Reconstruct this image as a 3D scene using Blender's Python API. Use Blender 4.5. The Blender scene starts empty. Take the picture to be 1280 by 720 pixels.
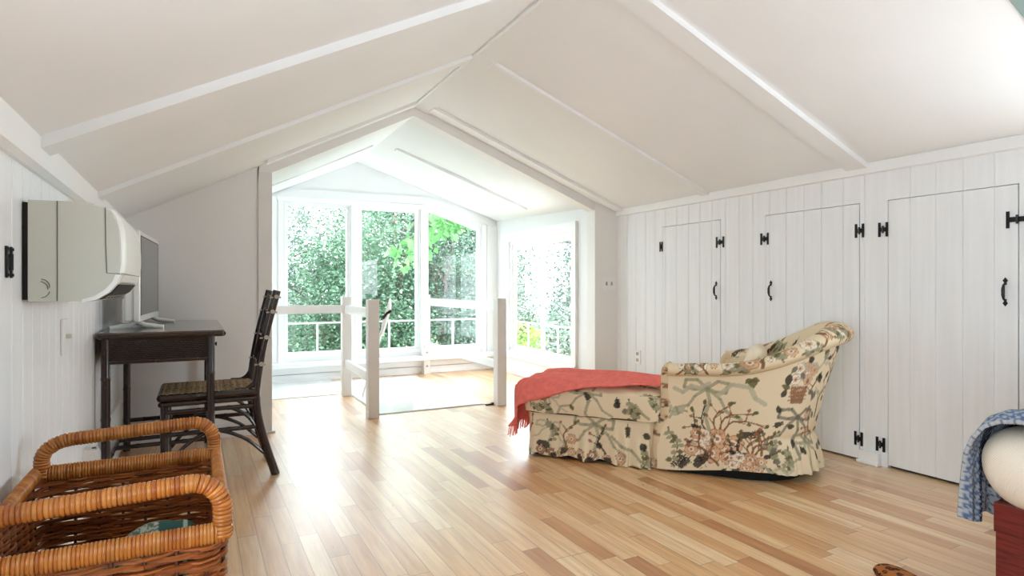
import bpy, bmesh, math, random
import numpy as np
from mathutils import Vector, Matrix
PI = math.pi
S = bpy.context.scene
COL = S.collection

# ---------------------------------------------------------------- camera, sky, sun, exposure
YAW = 27.93
cam = bpy.data.cameras.new('camera'); camo = bpy.data.objects.new('camera', cam); COL.objects.link(camo)
cam.sensor_width = 36; cam.lens = 745 / 1280 * 36; cam.clip_start = .02; cam.clip_end = 400
H = 1.07
camo.location = (0, 0, H); camo.rotation_euler = (PI / 2, 0, -math.radians(YAW))
S.camera = camo
w = bpy.data.worlds.new('sky'); S.world = w; w.use_nodes = True
bg = w.node_tree.nodes['Background']; bg.inputs[0].default_value = (.86, .93, 1, 1); bg.inputs[1].default_value = 5.9
sl = bpy.data.lights.new('sun', 'SUN'); sl.energy = 12; sl.angle = .02; sl.color = (1, .97, .93)
so = bpy.data.objects.new('sun', sl); COL.objects.link(so)
so.rotation_euler = Vector((-.5, -.36, -1.0)).to_track_quat('-Z', 'Y').to_euler()
S.view_settings.view_transform = 'Standard'; S.view_settings.look = 'None'
S.view_settings.gamma = 1; S.view_settings.use_curve_mapping = False
S.view_settings.exposure = 0.96
try:
    S.cycles.use_denoising = True
    S.cycles.max_bounces = 14; S.cycles.diffuse_bounces = 10; S.cycles.transparent_max_bounces = 24
    S.cycles.sample_clamp_indirect = 12
except Exception: pass


def portal(loc, rot, sx, sy):
    l = bpy.data.lights.new('daylight_portal', 'AREA'); l.shape = 'RECTANGLE'; l.size = sx; l.size_y = sy
    l.cycles.is_portal = True
    o = bpy.data.objects.new('daylight_portal', l); COL.objects.link(o); o.location = loc; o.rotation_euler = rot


portal((2.1, 7.27, 1.15), (-PI / 2, 0, 0), 2.6, 1.9)
portal((3.72, 5.9, .95), (0, PI / 2, 0), 1.5, 1.7)
portal((3.76, .05, 1.22), (0, PI / 2, 0), 1.05, 1.9)
portal((-.57, -.02, .95), (0, -PI / 2, 0), .9, 2.0)


# ---------------------------------------------------------------- materials
def lin(c): return tuple(((v / 255) / 12.92 if v / 255 <= .04045 else ((v / 255 + .055) / 1.055) ** 2.4) for v in c)


def new_mat(name):
    m = bpy.data.materials.new(name); m.use_nodes = True
    nt = m.node_tree; b = nt.nodes['Principled BSDF']
    return m, nt, b


def N(nt, t, **k):
    n = nt.nodes.new(t)
    for a, v in k.items(): setattr(n, a, v)
    return n


def simple(name, c, rough=.5, var=.05, scale=6, bump=.0, bscale=60, spec=.5, metal=0, coat=0, stretch=(1, 1, 1)):
    m, nt, b = new_mat(name)
    tc = N(nt, 'ShaderNodeTexCoord'); mp = N(nt, 'ShaderNodeMapping'); mp.inputs['Scale'].default_value = stretch
    nt.links.new(tc.outputs['Object'], mp.inputs[0])
    no = N(nt, 'ShaderNodeTexNoise'); no.inputs['Scale'].default_value = scale; no.inputs['Detail'].default_value = 5
    nt.links.new(mp.outputs[0], no.inputs['Vector'])
    cr = N(nt, 'ShaderNodeValToRGB')
    lo = [max(0, v * (1 - var)) for v in c]; hi = [min(1, v * (1 + var)) for v in c]
    cr.color_ramp.elements[0].position = .3; cr.color_ramp.elements[1].position = .7
    cr.color_ramp.elements[0].color = (*lo, 1); cr.color_ramp.elements[1].color = (*hi, 1)
    nt.links.new(no.outputs[0], cr.inputs[0]); nt.links.new(cr.outputs[0], b.inputs['Base Color'])
    b.inputs['Roughness'].default_value = rough; b.inputs['Metallic'].default_value = metal
    b.inputs['Specular IOR Level'].default_value = spec; b.inputs['Coat Weight'].default_value = coat
    if bump:
        n2 = N(nt, 'ShaderNodeTexNoise'); n2.inputs['Scale'].default_value = bscale; n2.inputs['Detail'].default_value = 4
        nt.links.new(mp.outputs[0], n2.inputs['Vector'])
        bp = N(nt, 'ShaderNodeBump'); bp.inputs['Strength'].default_value = bump; bp.inputs['Distance'].default_value = .004
        nt.links.new(n2.outputs[0], bp.inputs['Height']); nt.links.new(bp.outputs[0], b.inputs['Normal'])
    return m


def island_mat(name, cols, rough=.5, noise=0, bump=0, trans=0, spec=.5):
    """colour varies from strand to strand (leaf to leaf) of one mesh"""
    m, nt, b = new_mat(name)
    g = N(nt, 'ShaderNodeNewGeometry'); cr = N(nt, 'ShaderNodeValToRGB')
    els = cr.color_ramp.elements
    while len(els) < len(cols): els.new(.5)
    for i, c in enumerate(cols): els[i].position = i / (len(cols) - 1)
    for i, c in enumerate(cols): els[i].color = (*c, 1)
    nt.links.new(g.outputs['Random Per Island'], cr.inputs[0]); nt.links.new(cr.outputs[0], b.inputs['Base Color'])
    b.inputs['Roughness'].default_value = rough; b.inputs['Specular IOR Level'].default_value = spec
    if trans:
        out = nt.nodes['Material Output']; t = N(nt, 'ShaderNodeBsdfTranslucent'); mx = N(nt, 'ShaderNodeMixShader')
        mx.inputs[0].default_value = trans
        nt.links.new(cr.outputs[0], t.inputs[0]); nt.links.new(b.outputs[0], mx.inputs[1]); nt.links.new(t.outputs[0], mx.inputs[2])
        nt.links.new(mx.outputs[0], out.inputs[0])
    if noise:
        tc = N(nt, 'ShaderNodeTexCoord'); no = N(nt, 'ShaderNodeTexNoise'); no.inputs['Scale'].default_value = noise
        nt.links.new(tc.outputs['Object'], no.inputs['Vector'])
        mx = N(nt, 'ShaderNodeMix', data_type='RGBA', blend_type='MULTIPLY'); mx.inputs[0].default_value = .55
        nt.links.new(cr.outputs[0], mx.inputs[6]); nt.links.new(no.outputs[0], mx.inputs[7])
        nt.links.new(mx.outputs[2], b.inputs['Base Color'])
    return m


def painted_mat(name, attr='pattern', rough=.85, bump=.25, bscale=220):
    """woven cloth whose print is stored point by point on the mesh"""
    m, nt, b = new_mat(name)
    a = N(nt, 'ShaderNodeVertexColor', layer_name=attr)
    nt.links.new(a.outputs[0], b.inputs['Base Color']); b.inputs['Roughness'].default_value = rough
    b.inputs['Specular IOR Level'].default_value = .2
    tc = N(nt, 'ShaderNodeTexCoord'); no = N(nt, 'ShaderNodeTexNoise'); no.inputs['Scale'].default_value = 9; no.inputs['Detail'].default_value = 6
    nt.links.new(tc.outputs['Object'], no.inputs['Vector'])
    bp = N(nt, 'ShaderNodeBump'); bp.inputs['Strength'].default_value = bump; bp.inputs['Distance'].default_value = .02
    nt.links.new(no.outputs[0], bp.inputs['Height']); nt.links.new(bp.outputs[0], b.inputs['Normal'])
    return m


def floor_mat():
    m, nt, b = new_mat('maple_boards'); L = nt.links.new
    tc = N(nt, 'ShaderNodeTexCoord'); sp = N(nt, 'ShaderNodeSeparateXYZ'); L(tc.outputs['Object'], sp.inputs[0])

    def M(op, a, c=None):
        n = N(nt, 'ShaderNodeMath', operation=op)
        for i, v in enumerate((a, c)):
            if v is None: continue
            if isinstance(v, (int, float)): n.inputs[i].default_value = v
            else: L(v, n.inputs[i])
        return n.outputs[0]
    xr = M('DIVIDE', sp.outputs[0], .078); row = M('FLOOR', xr); fx = M('FRACT', xr)
    wn = N(nt, 'ShaderNodeTexWhiteNoise', noise_dimensions='1D'); L(row, wn.inputs['W'])
    yl = M('ADD', M('DIVIDE', sp.outputs[1], M('ADD', .45, M('MULTIPLY', wn.outputs[0], .55))), M('MULTIPLY', wn.outputs[0], 37.3))
    pl = M('FLOOR', yl); fy = M('FRACT', yl)
    cb = N(nt, 'ShaderNodeCombineXYZ'); L(row, cb.inputs[0]); L(pl, cb.inputs[1])
    w2 = N(nt, 'ShaderNodeTexWhiteNoise', noise_dimensions='2D'); L(cb.outputs[0], w2.inputs['Vector'])
    # grain
    mp = N(nt, 'ShaderNodeMapping'); mp.inputs['Scale'].default_value = (34, 2.2, 1); L(tc.outputs['Object'], mp.inputs[0])
    av = N(nt, 'ShaderNodeVectorMath', operation='ADD'); L(mp.outputs[0], av.inputs[0]); L(w2.outputs['Color'], av.inputs[1])
    sc = N(nt, 'ShaderNodeVectorMath', operation='SCALE'); sc.inputs['Scale'].default_value = 1; L(av.outputs[0], sc.inputs[0])
    gr = N(nt, 'ShaderNodeTexNoise'); gr.inputs['Scale'].default_value = 1; gr.inputs['Detail'].default_value = 7; gr.inputs['Roughness'].default_value = .62
    L(sc.outputs[0], gr.inputs['Vector'])
    cr = N(nt, 'ShaderNodeValToRGB'); e = cr.color_ramp.elements
    stops = ((0.0, (184, 122, 70)), (.12, (208, 152, 96)), (.38, (224, 178, 124)), (.7, (233, 194, 145)), (1, (240, 210, 168)))
    while len(e) < len(stops): e.new(.5)
    for q, (p, c) in enumerate(stops): e[q].position = p
    for q, (p, c) in enumerate(stops): e[q].color = (*lin(c), 1)
    L(w2.outputs[0], cr.inputs[0])
    g2 = N(nt, 'ShaderNodeValToRGB'); g2.color_ramp.elements[0].position = .28; g2.color_ramp.elements[1].position = .62
    g2.color_ramp.elements[0].color = (.66, .47, .30, 1); g2.color_ramp.elements[1].color = (1, 1, 1, 1)
    L(gr.outputs[0], g2.inputs[0])
    mx = N(nt, 'ShaderNodeMix', data_type='RGBA', blend_type='MULTIPLY'); mx.inputs[0].default_value = .85
    L(cr.outputs[0], mx.inputs[6]); L(g2.outputs[0], mx.inputs[7])
    # scuffs: sparse dark scratches in the finish
    mp2 = N(nt, 'ShaderNodeMapping'); mp2.inputs['Scale'].default_value = (11, 3, 1); L(tc.outputs['Object'], mp2.inputs[0])
    s1 = N(nt, 'ShaderNodeTexNoise'); s1.inputs['Scale'].default_value = .6; s1.inputs['Detail'].default_value = 6; L(mp2.outputs[0], s1.inputs['Vector'])
    s2 = N(nt, 'ShaderNodeTexNoise'); s2.inputs['Scale'].default_value = 9; s2.inputs['Detail'].default_value = 8; L(mp2.outputs[0], s2.inputs['Vector'])
    sc1 = M('MULTIPLY', M('GREATER_THAN', s1.outputs[0], .69), M('GREATER_THAN', s2.outputs[0], .58))
    mx2 = N(nt, 'ShaderNodeMix', data_type='RGBA'); L(M('MULTIPLY', sc1, .7), mx2.inputs[0]); L(mx.outputs[2], mx2.inputs[6]); mx2.inputs[7].default_value = (.16, .10, .06, 1)
    # seams
    ed = M('MINIMUM', M('MULTIPLY', M('MINIMUM', fx, M('SUBTRACT', 1, fx)), .084), M('MULTIPLY', M('MINIMUM', fy, M('SUBTRACT', 1, fy)), .6))
    seam = M('LESS_THAN', ed, .0014)
    mx3 = N(nt, 'ShaderNodeMix', data_type='RGBA'); L(M('MULTIPLY', seam, .75), mx3.inputs[0]); L(mx2.outputs[2], mx3.inputs[6]); mx3.inputs[7].default_value = (.20, .12, .06, 1)
    L(mx3.outputs[2], b.inputs['Base Color'])
    rg = M('ADD', M('ADD', .29, M('MULTIPLY', s1.outputs[0], .10)), M('MULTIPLY', w2.outputs[1] if False else w2.outputs[0], -.03))
    L(rg, b.inputs['Roughness'])
    b.inputs['Specular IOR Level'].default_value = .6
    b.inputs['Coat Weight'].default_value = 1; b.inputs['Coat Roughness'].default_value = .36
    bp = N(nt, 'ShaderNodeBump'); bp.inputs['Strength'].default_value = .55; bp.inputs['Distance'].default_value = .0018
    hh = M('ADD', M('SUBTRACT', M('MULTIPLY', w2.outputs[0], .7), M('MULTIPLY', seam, 1.2)), M('MULTIPLY', gr.outputs[0], .5))
    L(hh, bp.inputs['Height']); L(bp.outputs[0], b.inputs['Normal'])
    return m


def glass_mat():
    m = bpy.data.materials.new('window_glass'); m.use_nodes = True; nt = m.node_tree; nt.nodes.clear()
    o = N(nt, 'ShaderNodeOutputMaterial'); t = N(nt, 'ShaderNodeBsdfTransparent'); g = N(nt, 'ShaderNodeBsdfGlossy')
    t.inputs[0].default_value = (.96, .985, .975, 1); g.inputs['Roughness'].default_value = .0
    f = N(nt, 'ShaderNodeFresnel'); gi = N(nt, 'ShaderNodeNewGeometry'); ma = N(nt, 'ShaderNodeMath', operation='MULTIPLY_ADD'); ma.inputs[1].default_value = 1 / 1.38 - 1.38; ma.inputs[2].default_value = 1.38
    nt.links.new(gi.outputs['Backfacing'], ma.inputs[0]); nt.links.new(ma.outputs[0], f.inputs[0]); mx = N(nt, 'ShaderNodeMixShader')
    nt.links.new(f.outputs[0], mx.inputs[0]); nt.links.new(t.outputs[0], mx.inputs[1]); nt.links.new(g.outputs[0], mx.inputs[2])
    nt.links.new(mx.outputs[0], o.inputs[0]); return m


M_ = {}
M_['white'] = simple('alcove_white_greyed', (.78, .80, .81), .42, .012, 3, .05, 40)  # alcove white, greyed to hold back its overexposure
M_['ceil'] = simple('white_ceiling_paint', (.855, .87, .88), .6, .015, 2, .04, 50)
M_['gable'] = simple('warm_white_wall_paint', (.84, .835, .825), .6, .012, 2, .05, 60)
M_['trim'] = simple('white_trim_paint', (.87, .875, .88), .35, .012, 4, .04, 40)
M_['boards'] = simple('white_board_paint', (.85, .865, .885), .36, .03, 5, .35, 30, stretch=(6, 6, .35))
M_['post'] = simple('white_post_paint', (.78, .76, .735), .4, .02, 5, .06, 30)
M_['alcovefloor'] = simple('white_floor_paint', (.84, .86, .86), .14, .01, 3, .03, 30)
M_['dark'] = simple('dark_gap', (.02, .018, .015), .9, .1)
M_['iron'] = simple('black_iron', (.012, .012, .012), .38, .3, 30, .2, 80, metal=.3)
M_['floor'] = floor_mat()
M_['glass'] = glass_mat()
M_['teal'] = simple('teal_paint', lin((138, 160, 156)), .5, .03)
M_['backwall'] = simple('dark_teal_light_absorber', (.10, .13, .125), .6, .05)  # unseen back wall, darkened to cut light on the beam faces
M_['acplastic'] = simple('aged_white_plastic', lin((206, 207, 196)), .38, .01, 3)
M_['acfront'] = simple('white_plastic', lin((238, 239, 236)), .25, .005, 3)
M_['greyline'] = simple('grey_plastic_seam', (.12, .125, .11), .5, .05)
M_['tvwhite'] = simple('gloss_white_plastic', lin((236, 236, 232)), .2, .005)
M_['screen'] = simple('grey_screen', (.10, .115, .11), .12, .02, spec=.8)
M_['darkwood'] = simple('black_brown_bamboo', (.022, .010, .008), .26, .55, 22, .3, 40, coat=.25, stretch=(1, 1, .5))
M_['desktop'] = simple('worn_brown_top', (.075, .050, .038), .16, .35, 14, .1, 60, coat=.6)
M_['binding'] = simple('pale_cane_binding', (.42, .36, .30), .5, .2, 20)
M_['cane'] = island_mat('woven_cane_seat', [(.12, .07, .03), (.50, .34, .17), (.66, .48, .27), (.36, .22, .10)], .4, 60)
M_['wick'] = island_mat('wicker_strand', [(.14, .03, .009), (.33, .085, .02), (.46, .14, .036), (.22, .05, .013), (.50, .18, .05)], .3, 25)
M_['wrap'] = island_mat('cane_wrapping', [(.46, .13, .018), (.60, .22, .04), (.53, .165, .026), (.66, .27, .06), (.40, .10, .014)], .27, 18)
M_['stake'] = simple('wicker_stake', (.09, .03, .016), .45, .3, 30)
M_['chintz'] = painted_mat('floral_chintz')
M_['coral'] = simple('coral_wool', lin((236, 122, 112)), .9, .1, 30, .35, 260, spec=.15)
M_['chaironder'] = simple('black_gap_fill', (.006, .006, .006), .95, .1)  # near-black block filling the dark gap under the skirts
M_['redwood'] = simple('red_mahogany', (.13, .012, .012), .22, .4, 10, .15, 40, coat=.4, stretch=(12, 1, 12))
M_['mattress'] = painted_mat('ribbed_cream_cover', bump=.0)
M_['throw'] = painted_mat('blue_grey_woven_throw', bump=.3)
M_['greencloth'] = painted_mat('green_checked_cloth', bump=.2)
M_['leopard'] = painted_mat('animal_print_plush', bump=.3)
M_['bark'] = simple('tree_bark', (.10, .08, .06), .9, .3, 8, .8, 12)
M_['grass'] = simple('lawn_green', (.06, .085, .035), .95, .4, 3, .5, 30)
M_['roof'] = simple('grey_roof_shingle', (.30, .29, .28), .8, .2, 10)
M_['siding'] = simple('pale_siding', (.70, .69, .66), .7, .05)
M_['leafa'] = island_mat('leaf_haze_blue_green', [(0.053, 0.093, 0.072), (0.090, 0.147, 0.111), (0.150, 0.217, 0.173), (0.068, 0.117, 0.087)], .5, trans=.3)  # haze and glass reflection put into a bluer leaf colour
M_['leafb'] = island_mat('leaf_mid_green', [(0.033, 0.075, 0.042), (0.063, 0.132, 0.075), (0.112, 0.203, 0.120), (0.045, 0.099, 0.057)], .5, trans=.3)
M_['leafc'] = island_mat('leaf_bright_green', [(0.053, 0.180, 0.045), (0.083, 0.255, 0.068), (0.135, 0.330, 0.105), (0.045, 0.150, 0.045)], .45, trans=.4)
M_['leafd'] = island_mat('leaf_lime', [(0.180, 0.405, 0.030), (0.240, 0.480, 0.053), (0.135, 0.330, 0.030)], .5, trans=.4)
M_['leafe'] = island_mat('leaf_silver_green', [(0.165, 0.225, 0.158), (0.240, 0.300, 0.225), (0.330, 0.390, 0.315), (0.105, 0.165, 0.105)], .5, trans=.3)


# ---------------------------------------------------------------- mesh helpers
class MB:
    def __init__(s): s.v = []; s.f = []; s.c = []

    def add(s, vs, fs):
        o = len(s.v); s.v += [tuple(map(float, p)) for p in vs]; s.f += [tuple(i + o for i in f) for f in fs]; return s

    def box(s, a, b, bev=0):
        x0, y0, z0 = a; x1, y1, z1 = b
        if x1 < x0: x0, x1 = x1, x0
        if y1 < y0: y0, y1 = y1, y0
        if z1 < z0: z0, z1 = z1, z0
        if not bev:
            return s.add([(x0, y0, z0), (x1, y0, z0), (x1, y1, z0), (x0, y1, z0), (x0, y0, z1), (x1, y0, z1), (x1, y1, z1), (x0, y1, z1)],
                         [(0, 3, 2, 1), (4, 5, 6, 7), (0, 1, 5, 4), (1, 2, 6, 5), (2, 3, 7, 6), (3, 0, 4, 7)])
        bm = bmesh.new(); bmesh.ops.create_cube(bm, size=1)
        for v in bm.verts: v.co = Vector(((x0 + x1) / 2 + v.co.x * (x1 - x0), (y0 + y1) / 2 + v.co.y * (y1 - y0), (z0 + z1) / 2 + v.co.z * (z1 - z0)))
        bmesh.ops.bevel(bm, geom=bm.edges[:], offset=bev, segments=2, affect='EDGES', profile=.5)
        return s.bm(bm)

    def bm(s, bm):
        bm.verts.index_update()
        s.add([v.co[:] for v in bm.verts], [[v.index for v in f.verts] for f in bm.faces]); bm.free(); return s

    def prism(s, poly, fn, a, b):
        """poly: 2-D outline; fn(u,v,w) -> xyz; extruded from w=a to w=b"""
        n = len(poly)
        vs = [fn(u, v, a) for u, v in poly] + [fn(u, v, b) for u, v in poly]
        fs = [tuple(range(n))[::-1], tuple(range(n, 2 * n))] + [(i, (i + 1) % n, n + (i + 1) % n, n + i) for i in range(n)]
        return s.add(vs, fs)

    def tube(s, pts, r, n=8, closed=False, ry=None, cap=True, up=None):
        """sweep; r = number or list (per point); ry: second radius for an oval section"""
        P = [Vector(p) for p in pts]; m = len(P)
        R = r if hasattr(r, '__len__') else [r] * m
        RY = ry if hasattr(ry, '__len__') else ([ry] * m if ry else R)
        T = []
        for i in range(m):
            a = P[(i - 1) % m] if (closed or i) else P[i]; b = P[(i + 1) % m] if (closed or i < m - 1) else P[i]
            t = (b - a); T.append(t.normalized() if t.length > 1e-9 else Vector((0, 0, 1)))
        u = Vector(up) if up else (Vector((0, 0, 1)) if abs(T[0].z) < .9 else Vector((1, 0, 0)))
        vs = []
        for i in range(m):
            u = (u - T[i] * u.dot(T[i]))
            if u.length < 1e-6: u = T[i].orthogonal()
            u.normalize(); v = T[i].cross(u)
            for k in range(n):
                a = 2 * PI * k / n
                vs.append(P[i] + u * (math.cos(a) * RY[i]) + v * (math.sin(a) * R[i]))
            if up: u = Vector(up)
        fs = []
        for i in range(m if closed else m - 1):
            j = (i + 1) % m
            for k in range(n):
                l = (k + 1) % n; fs.append((i * n + k, i * n + l, j * n + l, j * n + k))
        if cap and not closed: fs += [tuple(range(n))[::-1], tuple(range((m - 1) * n, m * n))]
        return s.add(vs, fs)

    def grid(s, fn, nu, nv, wrapu=False, wrapv=False):
        vs = [fn(i / (nu if wrapu else nu - 1), j / (nv if wrapv else nv - 1)) for i in range(nu) for j in range(nv)]
        fs = []
        for i in range(nu if wrapu else nu - 1):
            for j in range(nv if wrapv else nv - 1):
                a, b = (i + 1) % nu, (j + 1) % nv
                fs.append((i * nv + j, a * nv + j, a * nv + b, i * nv + b))
        return s.add(vs, fs)

    def build(s, name, mat, parent=None, smooth=False, local=False, rev=False, fixn=True):
        me = bpy.data.meshes.new(name)
        V = s.v
        if parent is not None and not local:
            inv = (Matrix.Translation(parent.location) @ parent.rotation_euler.to_matrix().to_4x4()).inverted()
            p = parent
            if parent.parent is not None:
                q = parent.parent; inv = (Matrix.Translation(q.location) @ q.rotation_euler.to_matrix().to_4x4()).inverted()
            V = [tuple(inv @ Vector(v)) for v in V]
        me.from_pydata(V, [], s.f); me.update()
        if fixn:
            bm = bmesh.new(); bm.from_mesh(me); bmesh.ops.recalc_face_normals(bm, faces=bm.faces[:]); bm.to_mesh(me); bm.free()
        if smooth:
            me.polygons.foreach_set('use_smooth', [True] * len(me.polygons))
            if smooth != 2:
                try: me.set_sharp_from_angle(angle=math.radians(42))
                except Exception: pass
        me.materials.append(mat if not isinstance(mat, str) else M_[mat])
        o = bpy.data.objects.new(name, me); COL.objects.link(o)
        if parent is not None: o.parent = parent
        return o


def box(a, b, bev=0): return MB().box(a, b, bev)
def tag(o, label=None, cat=None, group=None, kind=None):
    for k, v in (('label', label), ('category', cat), ('group', group), ('kind', kind)):
        if v: o[k] = v
    return o
def thing(name, label, cat, loc=(0, 0, 0), rz=0, group=None):
    o = bpy.data.objects.new(name, None); COL.objects.link(o); o.empty_display_size = .1
    o.location = loc; o.rotation_euler = (0, 0, rz); return tag(o, label, cat, group)
def struct(o): o['kind'] = 'structure'; return o
def frame(name, loc=(0, 0, 0)):
    o = bpy.data.objects.new(name, None); COL.objects.link(o); o.location = loc; return struct(o)


# ---------------------------------------------------------------- room shell
XL, XR, XC = -.45, 3.64, 1.6
ZR = 2.585; ZL = 1.52; ZE = 1.83
YB, YG, YE = -3.0, 4.75, 7.15
struct(box((-.75, YB - .15, -.12), (4.0, YE + .2, 0)).build('floor', 'floor'))


def zroof(x): return ZR - (XC - x) * (ZR - ZL) / (XC - XL) if x < XC else ZR - (x - XC) * (ZR - ZE) / (XR - XC)


mb = MB()
for x0, x1 in ((XL - .15, XC), (XC, XR + .2)):
    mb.prism([(x0, zroof(x0)), (x1, zroof(x1)), (x1, zroof(x1) + .12), (x0, zroof(x0) + .12)], lambda u, v, t: (u, t, v), YB - .15, YG + .02)
struct(mb.build('ceiling', 'ceil'))


def board_wall(mb, y0, y1, z0, z1, x, sgn, edges, g=.004, d=.006, thick=.03):
    """vertical boards with V grooves at the y positions in edges; the face looks along sgn*x"""
    es = sorted([y0] + [e for e in edges if y0 + .012 < e < y1 - .012] + [y1])
    for a, b in zip(es[:-1], es[1:]):
        c0 = g if a != y0 else .0; c1 = g if b != y1 else .0
        poly = [(a, 0), (b, 0), (b, thick - d if c1 else thick), (b - c1, thick), (a + c0, thick), (a, thick - d if c0 else thick)]
        mb.prism(poly, lambda u, v, t: (x + sgn * (v - thick), u, t), z0, z1)
    return mb


# right wall boards, positions read along the wall
rb = [4.625, 4.516, 4.387, 4.252, 4.123, 3.989, 3.851, 3.71, 3.585, 3.456, 3.318, 3.187, 3.062, 2.915, 2.778, 2.641, 2.513, 2.364, 2.226, 2.096, 1.96, 1.826, 1.693, 1.551, 1.41]
y = 1.41
while y > YB: y -= .14; rb.append(y)
doors = [(3.366, 4.03, .012, 1.605), (2.256, 2.951, .012, 1.592), (1.446, 2.088, .016, 1.59)]
mb = MB(); cur = 4.72
for a, b, z0, z1 in doors:
    board_wall(mb, b, cur, 0, 1.85, XR, -1, rb); board_wall(mb, a, b, z1 + .004, 1.85, XR, -1, rb); cur = a
DW0, DW1, DWZ0, DWZ1 = -.9, 1.0, .70, 1.74    # unseen dormer opening beside the bed, added to bring in daylight
board_wall(mb, DW1, cur, 0, 1.85, XR, -1, rb); board_wall(mb, YB, DW0, 0, 1.85, XR, -1, rb); board_wall(mb, DW0, DW1, 0, DWZ0, XR, -1, rb); board_wall(mb, DW0, DW1, DWZ1, 1.85, XR, -1, rb)
for ya, yb, za, zb in ((DW1, 4.75, 0, 1.9), (YB, DW0, 0, 1.9), (DW0, DW1, 0, DWZ0), (DW0, DW1, DWZ1, 1.9)): mb.box((XR + .032, ya, za), (XR + .1, yb, zb))
struct(mb.build('wall_right', 'boards'))
for i, (a, b, z0, z1) in enumerate(doors):
    d = frame('door_%d' % (i + 1), (XR, (a + b) / 2, 0))
    board_wall(MB(), a + .005, b - .005, z0, z1, XR - .002, -1, rb).build('door_panel', 'boards', d)
    box((XR + .0285, a, 0), (XR + .0315, b, z1 + .003)).build('door_gap_shade', 'dark', d)  # dark sheet standing for the shade in the gaps round the door
    hy = (3.41, 2.902, 1.503)[i]; hz = 1.05
    hm = MB(); X = XR - .002
    for sg in (-1, 1):   # spade-shaped ends of the wrought pull
        z = hz + sg * .048
        hm.prism([(hy, z + sg * .026), (hy - .011, z + sg * .010), (hy - .005, z), (hy - .006, z - sg * .012), (hy + .006, z - sg * .012), (hy + .005, z), (hy + .011, z + sg * .010)],
                 lambda u, v, t: (t, u, v), X - .004, X + .001)
    hm.tube([(X - .004, hy, hz - .046), (X - .020, hy, hz - .034), (X - .026, hy, hz - .015), (X - .026, hy, hz + .015), (X - .020, hy, hz + .034), (X - .004, hy, hz + .046)],
            [.004, .0055, .008, .008, .0055, .004], 8)
    hm.build('door_handle', 'iron', d, smooth=True)


def hinge(parent, y, z, wide=.036, name='hinge', xs=XR - .003, sg=-1):
    m = MB()
    for s_ in (-1, 1):
        m.box((xs, y + s_ * wide - .008, z - .043), (xs + sg * .005, y + s_ * wide + .008, z + .043), .002)
        for q in (-.035, .035): m.box((xs + sg * .004, y + s_ * wide - .004, z + q - .004), (xs + sg * .008, y + s_ * wide + .004, z + q + .004), .001)
    m.box((xs, y - wide, z - .013), (xs + sg * .005, y + wide, z + .013), .002)
    m.tube([(xs + sg * .006, y, z - .022), (xs + sg * .006, y, z + .022)], .006, 8)
    return m.build(name, 'iron', parent)


D1, D2, D3 = [o for o in COL.objects if o.name.startswith('door_') and o.type == 'EMPTY']
hinge(D1, 4.04, 1.435, .014); hinge(D1, 3.37, 1.43, .034, 'latch')
hinge(D2, 2.955, 1.425, .028, 'latch'); hinge(D2, 2.256, 1.425, .022); hinge(D2, 2.262, .135, .020)
hinge(D3, 2.112, 1.42, .022); hinge(D3, 2.128, .13, .020); hinge(D3, 1.452, 1.415, .04, 'latch')
# plinth block between the doors
m = box((XR - .035, 2.125, 0), (XR - .003, 2.245, .075), .004); m.box((XR - .05, 2.12, 0), (XR - .03, 2.25, .02), .004)
struct(m.build('trim_1', 'trim'))
# cornice boards
mb = MB().prism([(XR, 1.765), (XR - .022, 1.77), (XR - .022, 1.83), (XR, 1.84)], lambda u, v, t: (u, t, v), YB, 4.66); struct(mb.build('trim_2', 'trim'))
mb = MB().prism([(XL, 1.43), (XL + .012, 1.43), (XL + .03, 1.445), (XL + .03, 1.535), (XL, 1.53)], lambda u, v, t: (u, t, v), YB, 4.75); struct(mb.build('trim_3', 'trim'))
# left wall: narrow boards
lb = []; y = 4.70
while y > YB: lb.append(y); y -= .118
mb = MB(); LW0, LW1, LZ0, LZ1 = -1.0, .95, .55, 1.36    # unseen low wall opening, added to light the room from the left
for ya, yb, za, zb in ((LW1, 4.75, 0, 1.55), (YB, LW0, 0, 1.55), (LW0, LW1, 0, LZ0), (LW0, LW1, LZ1, 1.55)):
    board_wall(mb, ya, yb, za, zb, XL, 1, lb); mb.box((XL - .1, ya, za), (XL - .031, yb + (.01 if yb > 4 else 0), zb + (.05 if zb > 1.5 else 0)))
struct(mb.build('wall_left', 'boards'))

# gable wall with the opening into the alcove
AX0, AX1 = .43, 3.425
mb = MB()
mb.prism([(XL - .1, 0), (.41, 0), (.41, zroof(.41)), (XL - .1, zroof(XL - .1))], lambda u, v, t: (u, t, v), YG, YG + .12)
mb.prism([(AX1, 0), (XR + .1, 0), (XR + .1, zroof(XR + .1)), (AX1, zroof(AX1))], lambda u, v, t: (u, t - .35 * (u - AX1) if t < 4.8 else t, v), YG - .01, YG + .12)
DR = .085
for x0, x1 in ((.40, XC), (XC, AX1 + .01)):
    mb.prism([(x0, zroof(x0) - DR), (x1, zroof(x1) - DR), (x1, zroof(x1) + .05), (x0, zroof(x0) + .05)], lambda u, v, t: (u, t, v), YG, YG + .12)
struct(mb.build('wall_gable', 'gable'))
m = box((.405, YG - .018, 0), (.497, YG + .13, zroof(.405) - .04)); m.box((.395, YG - .035, 0), (.52, YG + .14, .014), .003)
struct(m.build('trim_4', 'post'))
m = box((XL, YG - .016, 0), (.405, YG, .095)); m.box((XL, YG - .022, 0), (.405, YG, .02)); struct(m.build('baseboard_gable', 'gable'))
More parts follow.
